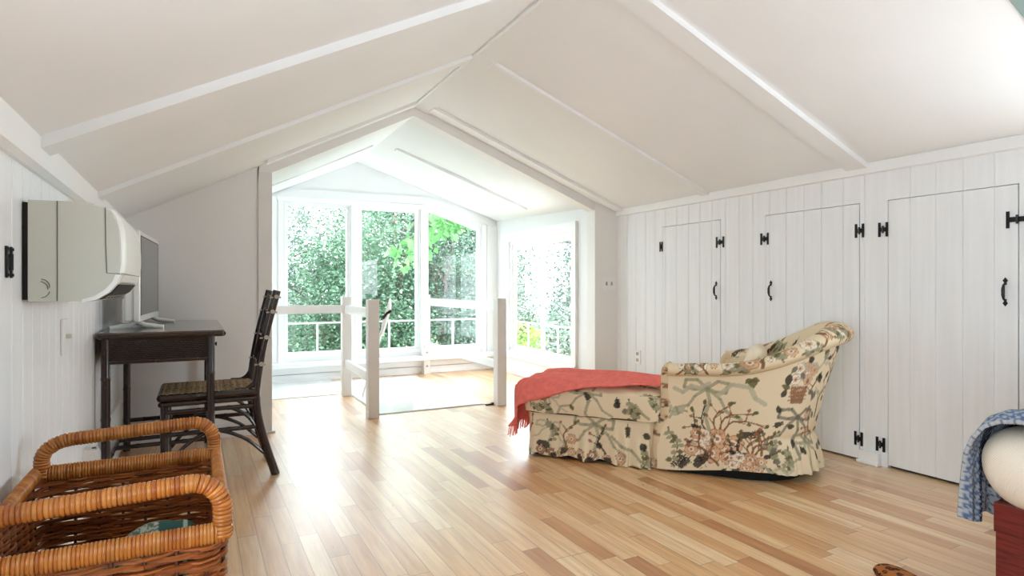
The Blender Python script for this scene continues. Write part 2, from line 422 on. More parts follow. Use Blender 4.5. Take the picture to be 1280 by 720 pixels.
# ceiling battens (boards across the slope), ridge board
def batten(x0, x1, y0, y1, drop=.034, name='trim_5'):
    m = MB().prism([(x0, zroof(x0) - drop), (x1, zroof(x1) - drop), (x1, zroof(x1) + .01), (x0, zroof(x0) + .01)], lambda u, v, t: (u, t, v), y0, y1)
    return struct(m.build(name, 'ceil'))
k = 5
for x0, x1, y0, y1, dr in ((XL + .004, XC - .05, 2.29, 2.42, .036), (XL + .004, XC - .03, 3.49, 3.62, .026), (.45, XC - .03, 4.56, 4.66, .026),
                           (XC + .06, XR - .004, 2.20, 2.33, .034), (XC + .1, XR - .004, 3.47, 3.55, .024), (XC + .1, XR - .004, 4.56, 4.66, .026),
                           (XL + .06, XC - .05, -.2, -.07, .036), (XC + .06, XR - .03, -.2, -.07, .034)):
    batten(x0, x1, y0, y1, dr, 'trim_%d' % k); k += 1
mb = MB().prism([(XC - .04, zroof(XC - .04) - .016), (XC, ZR - .018), (XC + .12, zroof(XC + .12) - .016), (XC + .12, zroof(XC + .12) + .01), (XC, ZR + .01), (XC - .04, zroof(XC - .04) + .01)],
                lambda u, v, t: (u, t, v), YB, YG); struct(mb.build('trim_%d' % k, 'ceil')); k += 1
# teal painted stretch of the slope towards the back of the room
mb = MB().prism([(2.3, zroof(2.3) - .012), (XR - .03, zroof(XR - .03) - .012), (XR - .03, zroof(XR - .03) + .02), (2.3, zroof(2.3) + .02)], lambda u, v, t: (u, t, v), -2.9, 1.112)
struct(mb.build('ceiling_dormer', 'teal'))
mb = MB().prism([(XL + .03, zroof(XL + .03) - .012), (XC, ZR - .03), (2.3, zroof(2.3) - .012), (2.3, zroof(2.3) + .02), (XC, ZR + .02), (XL + .03, zroof(XL + .03) + .02)], lambda u, v, t: (u, t, v), -2.9, .35)
struct(mb.build('ceiling_back_absorber', 'teal'))  # unseen teal panel, added to absorb light behind the camera
# back gable of the room
mb = MB().prism([(XL - .1, 0), (XR + .1, 0), (XR + .1, zroof(XR)), (XC, ZR + .02), (XL - .1, zroof(XL - .1))], lambda u, v, t: (u, t, v), YB - .1, YB)
struct(mb.build('wall_back', 'backwall'))

# ---------------------------------------------------------------- alcove
mb = MB()
AC = dict(rn=(1.60, 2.505), rf=(1.686, 2.575), ln=(.40, zroof(.40) - DR), lf=(.40, 1.965), en=(3.50, 1.83), ef=(3.64, 1.935))
def acz(x, y):
    f = (y - YG) / (YE - YG); rx = 1.60 + .086 * f; rz = 2.505 + .07 * f
    if x < rx:
        a, b = AC['ln'], AC['lf']; ex = .40; ez = a[1] + (b[1] - a[1]) * f
    else:
        a, b = AC['en'], AC['ef']; ex = a[0] + (b[0] - a[0]) * f; ez = a[1] + (b[1] - a[1]) * f
    return rz + (ez - rz) * (x - rx) / (ex - rx)
y0, y1 = YG + .05, YE + .2
for xa0, xa1, xb0, xb1 in ((.30, 1.60, .30, 1.693), (1.60, 3.56, 1.693, 3.75)):
    vs = []
    for dz in (0, .1):
        for x, y in ((xa0, y0), (xa1, y0), (xb1, y1), (xb0, y1)): vs.append((x, y, acz(x, y) + dz if x not in (1.60, 1.693) else 2.505 + .07 * (y - YG) / (YE - YG) + dz))
    mb.add(vs, [(0, 1, 2, 3), (7, 6, 5, 4), (0, 4, 5, 1), (1, 5, 6, 2), (2, 6, 7, 3), (3, 7, 4, 0)])
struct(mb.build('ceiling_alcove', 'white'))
for x0, x1, y0 in ((.45, 1.55, 5.86), (1.80, 3.3, 5.86)):
    vs = [(x, y, acz(x, y) - dz) for dz in (.02, -.01) for x, y in ((x0, y0), (x1, y0), (x1, y0 + .1), (x0, y0 + .1))]
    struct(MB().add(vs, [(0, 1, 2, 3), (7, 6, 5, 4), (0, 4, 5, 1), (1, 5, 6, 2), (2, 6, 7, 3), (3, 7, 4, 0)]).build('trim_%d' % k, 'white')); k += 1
# unseen roof overhangs, added to keep sun out of the alcove
mb = MB()
mb.prism([(3.60, 1.93), (4.25, 1.74), (4.25, 1.84), (3.60, 2.05)], lambda u, v, t: (u, t, v), 4.9, 7.9)
mb.prism([(.0, 1.80), (1.69, 2.68), (4.25, 1.90), (4.25, 2.0), (1.69, 2.8), (.0, 1.92)], lambda u, v, t: (u, t, v), YE + .13, 7.95)
struct(mb.build('roof_overhang_sunshade', 'trim'))
# left wall of the alcove
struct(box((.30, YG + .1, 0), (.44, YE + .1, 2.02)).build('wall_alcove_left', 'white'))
# end wall with three windows
WZ0, WZ1 = .30, 2.045
W = [(.885, 1.615), (1.725, 2.48), (2.565, 3.325)]
T = .13
mb = MB()
xs = [.30, W[0][0], W[0][1], W[1][0], W[1][1], W[2][0], W[2][1], 3.75]
for a, b in ((0, 1), (2, 3), (4, 5)): mb.box((xs[a], YE, WZ0), (xs[b], YE + T, WZ1))
mb.prism([(xs[6], WZ0), (xs[7], WZ0), (xs[7], 1.97), (xs[6], 1.97)], lambda u, v, t: (u, t, v), YE, YE + T)
mb.box((.30, YE, 0), (3.75, YE + T, WZ0))
slz = lambda x: 2.03 - max(0, x - 2.66) * .318
mb.prism([(.30, WZ1), (2.565, WZ1), (2.66, slz(2.66) + .04), (3.325, slz(3.325) + .04), (3.325, 1.97), (3.75, 1.97), (3.75, 2.05), (1.69, 2.66), (.30, 2.05)], lambda u, v, t: (u, t, v), YE, YE + T)
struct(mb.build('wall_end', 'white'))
# frieze board over the windows, gable centre joint, casings, sill, baseboard
mb = MB().prism([(.76, 2.10), (2.72, 2.12), (3.5, 1.88), (3.5, 1.955), (2.62, 2.215), (.93, 2.195)], lambda u, v, t: (u, t, v), YE - .02, YE)
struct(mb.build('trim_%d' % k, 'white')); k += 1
mb = MB()
for a, b in ((.44, .80), (.815, .872), (1.628, 1.668), (1.668, 1.712), (2.493, 2.523), (2.523, 2.553), (3.34, 3.40), (3.41, 3.56)): mb.box((a, YE - (.022 if b - a < .05 else .014), .22), (b - .002, YE, 2.10 if b < 3 else 1.9))
mb.box((.80, YE - .016, 2.058), (2.55, YE, 2.11))
struct(mb.build('trim_%d' % k, 'trim')); k += 1
m = box((.44, YE - .15, .175), (3.55, YE + .02, .225), .006); m.box((.44, YE - .05, .1), (3.55, YE, .175)); struct(m.build('windowsill_end', 'trim'))
m = box((.44, YE - .022, 0), (3.555, YE, .085)); m.box((.44, YE - .034, 0), (3.555, YE, .022), .004); struct(m.build('baseboard_end', 'trim'))
WB = .33
for i, (a, b) in enumerate(W):
    fr = frame('window_%d' % (i + 1), ((a + b) / 2, YE + .06, WZ0)); y0, y1 = YE + .02, YE + .075
    s_ = .036; g0, g1 = a + s_, b - s_
    top = (lambda x: WZ1 - .03) if i < 2 else slz
    m = MB()
    if i < 2:
        m.box((a, y0, WZ0), (g0, y1, WZ1)).box((g1, y0, WZ0), (b, y1, WZ1)).box((g0, y0, WZ1 - .032), (g1, y1, WZ1))
    else:
        m.box((a, y0, WZ0), (g0, y1, WZ1)).box((g1, y0, WZ0), (b, y1, slz(g1) + .04))
        m.prism([(g0, slz(g0)), (2.66, slz(2.66)), (g1, slz(g1)), (g1, slz(g1) + .06), (2.66, slz(2.66) + .045), (g0, WZ1)], lambda u, v, t: (u, t, v), y0, y1)
    m.box((g0, y0, WZ0), (g1, y1, WB)).build('window_frame', 'trim', fr)
    m = box((a, YE - .004, WZ0 - .03), (b, YE + .06, WZ0 + .004)); m.build('window_stool', 'trim', fr)
    m = box((g0, y0 + .012, .652), (g1, y0 + .035, .672)); c = (g0 + g1) / 2; m.box((c - .01, y0 + .012, WB), (c + .01, y0 + .035, .652))
    m.build('muntin', 'trim', fr)
    pm = MB()
    if i < 2: pm.box((g0 - .004, y0 + .024, WB - .004), (g1 + .004, y0 + .027, WZ1 - .028))
    else: pm.prism([(g0 - .004, WB - .004), (g1 + .004, WB - .004), (g1 + .004, slz(g1) + .008), (2.66, slz(2.66) + .008), (g0 - .004, slz(g0) + .008)], lambda u, v, t: (u, t, v), y0 + .024, y0 + .027)
    pm.build('window_pane', 'glass', fr)

# right wall of the alcove (a touch out of square) with the slider
def AR(l, n, z):
    """l along the wall measured as y, n into the wall (+x)"""
    return (3.425 + (l - YG) * .135 / 2.4 + n, l - n * .056, z)
def arbox(m, l0, l1, n0, n1, z0, z1): return m.prism([(l0, n0), (l1, n0), (l1, n1), (l0, n1)], lambda u, v, t: AR(u, v, t), z0, z1)
O0, O1, OZ0, OZ1 = 5.15, 6.80, .27, 1.66
mb = MB(); arbox(mb, YG + .0, O0, 0, .13, 0, 1.98); arbox(mb, O1, 7.3, 0, .13, 0, 2.02); arbox(mb, O0, O1, 0, .13, 0, OZ0); arbox(mb, O0, O1, 0, .13, OZ1, 2.0)
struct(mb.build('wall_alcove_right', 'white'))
mb = MB(); arbox(mb, 5.06, 5.15, -.03, 0, .08, 1.755); arbox(mb, O1, 6.95, -.03, 0, .08, 1.755); arbox(mb, O0, O1, -.03, 0, 1.66, 1.755); arbox(mb, 5.06, 6.95, -.045, 0, .2, .27); arbox(mb, O0, O1, -.02, 0, .08, .2)
struct(mb.build('trim_%d' % k, 'trim')); k += 1
mb = MB(); arbox(mb, 4.86, 7.1, -.018, 0, 0, .085); arbox(mb, 4.86, 7.1, -.03, 0, 0, .022); struct(mb.build('baseboard_alcove', 'trim'))
wl = frame('window_4', AR(5.95, 0, .3)); wl.location.z = .27
m = MB(); arbox(m, O0, O0 + .03, .03, .1, OZ0, OZ1); arbox(m, O1 - .03, O1, .03, .1, OZ0, OZ1); arbox(m, O0, O1, .03, .1, OZ1 - .04, OZ1); arbox(m, O0, O1, .03, .1, OZ0, OZ0 + .03)
m.build('window_frame', 'trim', wl)
for l0, l1, n0 in ((5.18, 5.945, .035), (5.93, 6.77, .062)):
    m = MB(); z0, z1 = .30, 1.62; q = .042
    arbox(m, l0, l0 + q, n0, n0 + .025, z0, z1); arbox(m, l1 - q, l1, n0, n0 + .025, z0, z1); arbox(m, l0 + q, l1 - q, n0, n0 + .025, z0, z0 + q); arbox(m, l0 + q, l1 - q, n0, n0 + .025, z1 - q, z1)
    sa = m.build('sash', 'trim', wl)
    m = MB(); c = (l0 + l1) / 2; arbox(m, l0 + q, l1 - q, n0 + .004, n0 + .02, .635, .655); arbox(m, c - .01, c + .01, n0 + .004, n0 + .02, z0 + q, .635); m.build('muntin', 'trim', sa)
    m = MB(); arbox(m, l0 + q - .004, l1 - q + .004, n0 + .012, n0 + .015, z0 + q - .004, z1 - q + .004); m.build('window_pane', 'glass', sa)

# white painted part of the alcove floor and the hatch
struct(box((.44, 6.10, 0), (1.385, YE - .03, .006)).build('floor_alcove', 'alcovefloor'))
t = thing('floor_hatch', 'flat white painted trapdoor lying flush in the wooden floor between the railings', 'hatch', (1.87, 5.95, 0))
m = box((1.372, 4.965, .0005), (2.345, 6.96, .009), .002); m.build('hatch_panel', 'alcovefloor', t)
m = box((1.36, 4.95, .0003), (2.36, 4.963, .004)); m.box((1.36, 4.95, .0003), (1.37, 6.97, .004)); m.build('hatch_edge', 'binding', t)
m = box((2.33, 4.90, .0005), (2.40, 4.925, .012), .003); m.box((2.39, 4.895, .0005), (2.415, 4.93, .02), .004); tag(m.build('latch', 'iron', t), 'small dark iron latch')

# ---------------------------------------------------------------- railings round the hatch
def post(m, x, y, ztop, hw=.045):
    return m.box((x - hw, y - hw, 0), (x + hw, y + hw, ztop), .004)
t = thing('hatch_railing', 'left white railing of square posts and rails beside the trapdoor', 'railing', (1.28, 5.2, 0))
post(MB(), 1.283, 4.868, .975).build('post', 'post', t); post(MB(), 1.318, 6.005, .985).build('post', 'post', t)
def bar(m, a, b, hz, hw=.02):
    a = Vector(a); b = Vector(b); d = (b - a).normalized(); n = Vector((-d.y, d.x, 0)).normalized() * hw
    vs = [p + n * s1 + Vector((0, 0, s2 * hz)) for p in (a, b) for s1, s2 in ((-1, -1), (1, -1), (1, 1), (-1, 1))]
    return m.add(vs, [(0, 1, 2, 3), (7, 6, 5, 4), (0, 4, 5, 1), (1, 5, 6, 2), (2, 6, 7, 3), (3, 7, 4, 0)])
bar(MB(), (1.285, 4.91, .862), (1.315, 5.965, .862), .04).build('rail', 'trim', t)
bar(MB(), (1.285, 4.91, .325), (1.315, 5.965, .325), .038).build('rail', 'trim', t)
bar(MB(), (1.275, 6.0, .862), (.44, 6.0, .862), .04).build('rail', 'trim', t)
t = thing('hatch_railing', 'right white railing of square posts and rails, fixed to the window wall', 'railing', (2.5, 5.9, 0))
post(MB(), 2.452, 4.86, .975).build('post', 'post', t); post(MB(), 2.535, 7.072, .985, .042).build('post', 'post', t)
bar(MB(), (2.455, 4.90, .90), (2.533, 7.035, .90), .042).build('rail', 'trim', t)
bar(MB(), (2.455, 4.90, .365), (2.533, 7.035, .365), .034).build('rail', 'trim', t)
for z in (.10, .27): MB().tube([(2.535, 7.032, z), (2.535, 7.024, z)], .014, 10).build('bolt', 'binding', t)
# leaning hatch prop behind the near left post
t = thing('hatch_prop', 'slim white leaning prop pole with dark iron hook behind the left front post', 'pole', (1.43, 5.8, 0))
m = MB(); bar(m, (1.435, 5.80, .012), (1.60, 5.58, .80), .03, .012); bar(m, (1.575, 5.62, .66), (1.63, 5.54, .92), .05, .016); m.build('pole', 'trim', t)
MB().tube([(1.56, 5.55, .78), (1.60, 5.55, .83), (1.625, 5.53, .845), (1.63, 5.53, .86)], [.014, .012, .017, .012], 8).build('hook', 'iron', t, smooth=True)

# ---------------------------------------------------------------- small wall fittings
t = thing('light_switch', 'white double switch plate on the narrow wall beside the board wall', 'light switch', (3.556, 4.70, 1.11))
def RW(u, z, n): return (u, YG - .01 - .35 * (u - AX1) - n, z)
MB().prism([(3.489, 1.045), (3.618, 1.045), (3.618, 1.18), (3.489, 1.18)], lambda u, v, w_: RW(u, v, w_), 0.0, .007).build('switch_plate', 'trim', t)
for u in (3.53, 3.578): MB().prism([(u - .006, 1.095), (u + .006, 1.095), (u + .006, 1.13), (u - .006, 1.13)], lambda a, v, w_: RW(a, v, w_), .006, .016).build('toggle', 'binding', t)
t = thing('wall_outlet', 'white power outlet low on the board wall behind the ottoman', 'outlet', (XR, 4.36, .43))
box((XR - .008, 4.318, .366), (XR - .0005, 4.398, .492), .002).build('outlet_plate', 'trim', t)
for z in (.40, .458): box((XR - .011, 4.342, z - .014), (XR - .007, 4.374, z + .014), .002).build('socket', 'binding', t)
t = thing('light_switch', 'white switch plate with small lever on the left board wall below the air conditioner', 'light switch', (XL, 2.82, .88))
box((XL + .0005, 2.765, .815), (XL + .01, 2.87, .952), .003).build('switch_plate', 'trim', t)
box((XL + .009, 2.81, .876), (XL + .028, 2.823, .894), .002).build('toggle', 'acplastic', t)
t = thing('iron_fitting', 'black iron fitting cut by the left edge, on the left board wall', 'fitting', (XL, 2.05, 1.14))
hinge(t, 2.062, 1.14, .022, 'hinge_plate', XL + .001, 1)
# baseboard heater cover
t = thing('baseboard_heater', 'long white baseboard heater along the left wall behind the desk', 'heater', (XL, 4.0, 0))
MB().prism([(XL + .001, .02), (XL + .022, .02), (XL + .022, .31), (XL + .016, .328), (XL + .001, .335)], lambda u, v, w_: (u, w_, v), 3.32, 4.72).build('cover', 'trim', t)
MB().prism([(XL + .001, .0), (XL + .06, .0), (XL + .06, .31), (XL + .05, .332), (XL + .001, .342)], lambda u, v, w_: (u, w_, v), 3.27, 3.34).build('end_cap', 'post', t)
box((XL + .03, 3.30, .337), (XL + .045, 3.315, .341)).build('screw', 'greyline', t)

# ---------------------------------------------------------------- air conditioner
t = thing('air_conditioner', 'white wall mounted air conditioner seen from its greyish end', 'air conditioner', (XL, 2.57, 1.03))
prof = [(0, 1.03), (0, 1.328), (.13, 1.331), (.165, 1.327), (.190, 1.318)]
front = [(.190, 1.318), (.205, 1.308), (.219, 1.285), (.2275, 1.25), (.231, 1.20), (.231, 1.15), (.226, 1.115)]
low = [(.226, 1.115), (.216, 1.085), (.195, 1.058), (.165, 1.038), (.13, 1.03)]
y0, y1 = 2.20, 2.87
fx = lambda u, v, w_: (XL + .016 + u, w_, v)
MB().prism(prof + front[1:] + low[1:], fx, y0, y1).build('housing', 'acplastic', t)
def bulge(u, v): return fx(u, v, 0)
# white front panel, proud of the housing, softly rounded at its ends
fp = [(.166, 1.329), (.192, 1.322), (.208, 1.311), (.223, 1.287), (.2315, 1.25), (.235, 1.20), (.235, 1.15), (.2305, 1.116)]
m = MB(); n = len(fp)
ys = [y0 - .003, y0 + .006, y0 + .06, y1 - .06, y1 - .006, y1 + .003]; off = [-.006, 0, .004, .004, 0, -.006]
vs = [fx(u + o, v, yy) for yy, o in zip(ys, off) for u, v in fp] + [fx(u - (.012 if v < 1.3 else .004), v - (.010 if v > 1.28 else 0), yy) for yy in (ys[0] + .004, ys[-1] - .004) for u, v in fp]
fs = [(i * n + j, i * n + j + 1, (i + 1) * n + j + 1, (i + 1) * n + j) for i in range(5) for j in range(n - 1)]
for e_, b_ in ((0, 6 * n), (5 * n, 7 * n)): fs += [(e_ + j, e_ + j + 1, b_ + j + 1, b_ + j) for j in range(n - 1)]
m.add(vs, fs).build('front_panel', 'acfront', t, smooth=True)
lp = [(.228, 1.112), (.218, 1.083), (.197, 1.056), (.166, 1.035), (.13, 1.027)]
m = MB(); n = len(lp)
for ya, yb in ((y0 - .002, y0 + .05), (y1 - .05, y1 + .002)): m.prism(lp + [(.13, 1.036), (.160, 1.045), (.188, 1.066), (.207, 1.090), (.214, 1.112)], fx, ya, yb)
m.prism([(.231, 1.114), (.224, 1.09), (.213, 1.082), (.216, 1.11)], fx, y0 + .05, y1 - .05)
m.prism([(.166, 1.035), (.13, 1.026), (.12, 1.04), (.16, 1.045)], fx, y0 + .05, y1 - .05)
m.build('lower_lip', 'acfront', t)
MB().prism([(.2195, 1.0815), (.199, 1.053), (.168, 1.034), (.165, 1.045), (.2, 1.08)], fx, y0 + .052, y1 - .052).build('air_slot', 'dark', t)
for i in range(7):
    y = y0 + .12 + i * .085
    MB().prism([(.214, 1.078), (.19, 1.048), (.178, 1.038), (.172, 1.05), (.2, 1.082)], fx, y, y + .006).build('louver', 'acplastic', t)
m = MB().box((XL + .016 + .068, y0 - .0015, 1.031), (XL + .016 + .0705, y0 + .002, 1.329))
m.tube([fx(.188, 1.318, y0 - .001), fx(.189, 1.2, y0 - .001), fx(.192, 1.116, y0 - .001), fx(.226, 1.113, y0 - .001)], .0013, 5)
m.build('seam', 'greyline', t)
m = MB()
for cx, cz, r, a0, a1 in ((.030, 1.075, .021, -.2, 1.5), (.026, 1.068, .021, -.1, 1.4), (.030, 1.062, .021, -1.5, -.1)):
    m.tube([fx(cx + r * math.cos(a0 + (a1 - a0) * i / 8), cz + r * math.sin(a0 + (a1 - a0) * i / 8), y0 - .0012) for i in range(9)], .0011, 5)
tag(m.build('embossed_mark', 'greyline', t), 'curved moulded marks')
box((XL + .001, y0 + .01, 1.035), (XL + .0162, y1 - .01, 1.322)).build('wall_bracket', 'dark', t)

# ---------------------------------------------------------------- desk
def bam(m, a, b, r, nodes=3, n=8, bulge=1.16):
    """bamboo-like rod with swollen nodes"""
    a = Vector(a); b = Vector(b); ts = [0]; rs = [r]
    for i in range(nodes):
        c = (i + 1) / (nodes + 1); e = .012 / max(.05, (b - a).length)
        ts += [c - e, c, c + e]; rs += [r, r * bulge, r]
    ts.append(1); rs.append(r)
    return m.tube([a + (b - a) * q for q in ts], rs, n)
DX0, DX1, DY0, DY1, DZ = -.437, .135, 3.55, 4.70, .846
t = thing('writing_desk', 'dark worn bamboo style writing desk against the left wall', 'desk', ((DX0 + DX1) / 2, (DY0 + DY1) / 2, 0))
box((DX0, DY0, DZ - .03), (DX1, DY1, DZ), .008).build('desk_top', 'desktop', t)
m = MB().tube([(DX0 + .01, DY0 + .006, DZ - .02), (DX1 - .01, DY0 + .006, DZ - .02)], .014, 8); m.tube([(DX1 - .006, DY0 + .01, DZ - .02), (DX1 - .006, DY1 - .01, DZ - .02)], .014, 8)
m.build('edge_rod', 'darkwood', t, smooth=True)
legs = [(DX0 + .036, DY0 + .05), (DX1 - .065, DY0 + .05), (DX0 + .036, DY1 - .06), (DX1 - .065, DY1 - .06)]
for x, y in legs:
    bam(MB(), (x, y, 0), (x, y, DZ - .03), .0205, 3, 10, 1.1).build('leg', 'darkwood', t, smooth=True)
lx0, lx1, ly0, ly1 = legs[0][0], legs[1][0], legs[0][1], legs[2][1]
def apron(name, fnc, u0, u1):
    m = MB(); m.prism([(u0, .70), (u1, .70), (u1, .80), (u0, .80)], fnc, -.006, .006)
    for z in (.695, .81): m.tube([fnc(u0, z, -.004), fnc(u1, z, -.004)], .012, 8)
    for i in range(9):   # faint woven relief
        z = .713 + .0095 * i; m.tube([fnc(u0 + (u1 - u0) * k / 40, z, -.0055 - .0035 * ((k + i) % 2)) for k in range(41)], .004, 5)
    return m.build(name, 'darkwood', t)
apron('apron', lambda u, v, w_: (u, ly0 + w_, v), lx0 + .01, lx1 - .01)
apron('apron', lambda u, v, w_: (lx0 + w_, u, v), ly0 + .01, ly1 - .01)
apron('apron', lambda u, v, w_: (u, ly1 - w_, v), lx0 + .01, lx1 - .01)
dw = apron('drawer', lambda u, v, w_: (lx1 - w_, u, v), ly0 + .02, ly1 - .02)
m = MB(); m.tube([(lx1 + .008, ly0 + .16, .755), (lx1 + .022, ly0 + .16, .755), (lx1 + .034, ly0 + .16, .755)], [.006, .006, .013], 10); m.build('knob', 'darkwood', dw, smooth=True)
for a, b in (((lx0, ly0, .18), (lx0, ly1, .18)), ((lx0, ly1, .20), (lx1, ly1, .20))):
    bam(MB(), a, b, .014, 4).build('stretcher', 'darkwood', t, smooth=True)
for f in (.32, .5, .68):
    y = ly0 + (ly1 - ly0) * f; bam(MB(), (lx0, y, .185), (lx1 - .02, y, .185), .012, 3).build('shelf_rod', 'darkwood', t, smooth=True)
bam(MB(), (lx0 + .24, ly0 + .37, .206), (lx0 + .24, ly1 - .0, .206), .012, 3).build('shelf_rod', 'darkwood', t, smooth=True)

# ---------------------------------------------------------------- television on the desk
t = thing('television', 'white flat television standing edge on upon the dark desk', 'television', (-.27, 4.2, DZ))
TX, ty0, ty1, tz0, tz1 = -.245, 3.80, 4.60, .885, 1.385
m = MB().box((TX - .03, ty0, tz0), (TX, ty1, tz1), .006); m.box((TX - .075, ty0 + .012, tz0 + .0), (TX - .03, ty1 - .012, tz1 - .05), .012)
m.box((TX - .088, ty0 + .02, tz0 - .01), (TX - .05, ty1 - .02, tz0 + .13), .012)
m.build('casing', 'tvwhite', t)
box((TX - .001, ty0 + .03, tz0 + .035), (TX + .0012, ty1 - .03, tz1 - .03)).build('screen', 'screen', t)
m = MB()
for a, b in (((ty0 + .03, ty0 + .034)), ((ty1 - .034, ty1 - .03))): m.box((TX, a, tz0 + .033), (TX + .002, b, tz1 - .028))
m.box((TX, ty0 + .03, tz1 - .031), (TX + .002, ty1 - .03, tz1 - .027)); m.build('screen_edge', 'dark', t)
for yy in (ty0 + .10, ty1 - .10):
    m = MB(); m.tube([(TX - .15, yy - .03, DZ + .006), (TX - .06, yy, DZ + .018), (TX - .035, yy, DZ + .040)], [.005, .008, .010], 8, ry=[.012, .014, .016])
    m.tube([(TX + .105, yy - .03, DZ + .006), (TX + .01, yy, DZ + .018), (TX - .025, yy, DZ + .040)], [.005, .008, .010], 8, ry=[.012, .014, .016]); m.build('foot', 'tvwhite', t, smooth=True)

t.rotation_euler.z = -.06

# ---------------------------------------------------------------- chair
t = thing('side_chair', 'dark rattan side chair with woven seat tucked at the desk', 'chair', (.12, 3.9, 0))
CY = (3.665, 4.07)
def curve(pts, n=8):
    """Catmull-Rom through the points"""
    P = [Vector(p) for p in pts]; P = [P[0] * 2 - P[1]] + P + [P[-1] * 2 - P[-2]]; out = []
    for i in range(1, len(P) - 2):
        for k in range(n):
            u = k / n; a, b, c, d = P[i - 1:i + 3]
            out.append(.5 * ((2 * b) + (c - a) * u + (2 * a - 5 * b + 4 * c - d) * u * u + (3 * b - a - 3 * c + d) * u ** 3))
    return out + [P[-2]]
for y in CY:
    c = curve([(.405, y, .0), (.352, y, .17), (.315, y, .32), (.302, y, .46), (.318, y, .62), (.355, y, .82), (.412, y, 1.055)])
    MB().tube(c, [.0235] * (len(c) // 2) + [.021] * (len(c) - len(c) // 2), 10).build('rear_leg', 'darkwood', t, smooth=True)
    c = curve([(.19, y, .50), (.26, y, .505), (.305, y, .56), (.33, y, .70), (.372, y, .88)])
    MB().tube(c, .014, 8).build('back_brace', 'darkwood', t, smooth=True)
    bam(MB(), (-.148, y + (.012 if y < 3.8 else -.012), 0), (-.148, y + (.012 if y < 3.8 else -.012), .47), .021, 2, 10).build('front_leg', 'darkwood', t, smooth=True)
    for z in (.405, .285): bam(MB(), (-.14, y, z), (.31, y, z), .0125, 2).build('stretcher', 'darkwood', t, smooth=True)
    MB().tube(curve([(-.135, y, .12), (-.06, y, .21), (.04, y, .275), (.10, y, .285)]), .0105, 8).build('curved_brace', 'darkwood', t, smooth=True)
    MB().tube(curve([(.345, y, .13), (.25, y, .22), (.14, y, .275), (.06, y, .285)]), .0105, 8).build('curved_brace', 'darkwood', t, smooth=True)
    MB().tube(curve([(.31, y, .27), (.26, y, .345), (.19, y, .395), (.14, y, .405)]), .0105, 8).build('curved_brace', 'darkwood', t, smooth=True)
for x, z in ((-.148, .30), (-.148, .405), (.322, .27), (.345, .2)): bam(MB(), (x, CY[0], z), (x, CY[1], z), .0125, 2).build('stretcher', 'darkwood', t, smooth=True)
def stile_x(z): return .318 + (.355 - .318) * (z - .62) / .2 if z < .82 else .355 + .057 * (z - .82) / .235
for z in (1.02, .935, .79, .64):
    sl_ = MB().tube([(stile_x(z) + .004, CY[0] - .02, z), (stile_x(z) + .004, CY[1] + .02, z)], .011, 8).build('back_slat', 'darkwood', t, smooth=True)
    for y in CY:
        m = MB(); m.tube([(stile_x(z) + .004, y - .027, z), (stile_x(z) + .004, y - .019, z)], .0125, 8)
        m.tube([(stile_x(z) - .03, y - .012, z - .004), (stile_x(z) + .028, y - .012, z - .004)], .005, 6)
        tag(m.build('binding', 'binding', sl_), 'pale cane binding')
for i in range(5):
    y = CY[0] + .07 + i * .066; bam(MB(), (stile_x(.64), y, .64), (stile_x(.935), y, .935), .007, 1, 6).build('back_spindle', 'darkwood', t, smooth=True)
# seat: frame rods and a two-way woven top
m = MB()
sx0, sx1, sy0, sy1, sz = -.165, .30, CY[0] - .015, CY[1] + .015, .485
for a, b in (((sx0, sy0, sz), (sx1, sy0, sz)), ((sx0, sy1, sz), (sx1, sy1, sz)), ((sx0, sy0, sz), (sx0, sy1, sz)), ((sx1, sy0, sz), (sx1, sy1, sz))): m.tube([a, b], .02, 8)
for a, b in (((sx0, sy0, sz - .035), (sx1, sy0, sz - .035)), ((sx0, sy1, sz - .035), (sx1, sy1, sz - .035)), ((sx0, sy0, sz - .035), (sx0, sy1, sz - .035))): m.tube([a, b], .014, 8)
m.build('seat_frame', 'darkwood', t, smooth=True)
m = MB(); nx, ny = 26, 22
for i in range(nx):
    x = sx0 + .012 + (sx1 - sx0 - .024) * i / (nx - 1)
    m.tube([(x, sy0 - .012 + (sy1 - sy0 + .024) * j / 44, sz + .016 + .004 * (1 if (j // 2 + i) % 2 else -1) - (.02 if j in (0, 44) else 0)) for j in range(45)], .0075, 5, ry=.003)
for j in range(ny):
    y = sy0 + (sy1 - sy0) * (j + .5) / ny
    m.tube([(sx0 - .004 + (sx1 - sx0) * i / 52, y, sz + .016 + .004 * (1 if (i // 2 + j) % 2 else -1)) for i in range(53)], .006, 5, ry=.003)
m.build('woven_seat', 'cane', t)

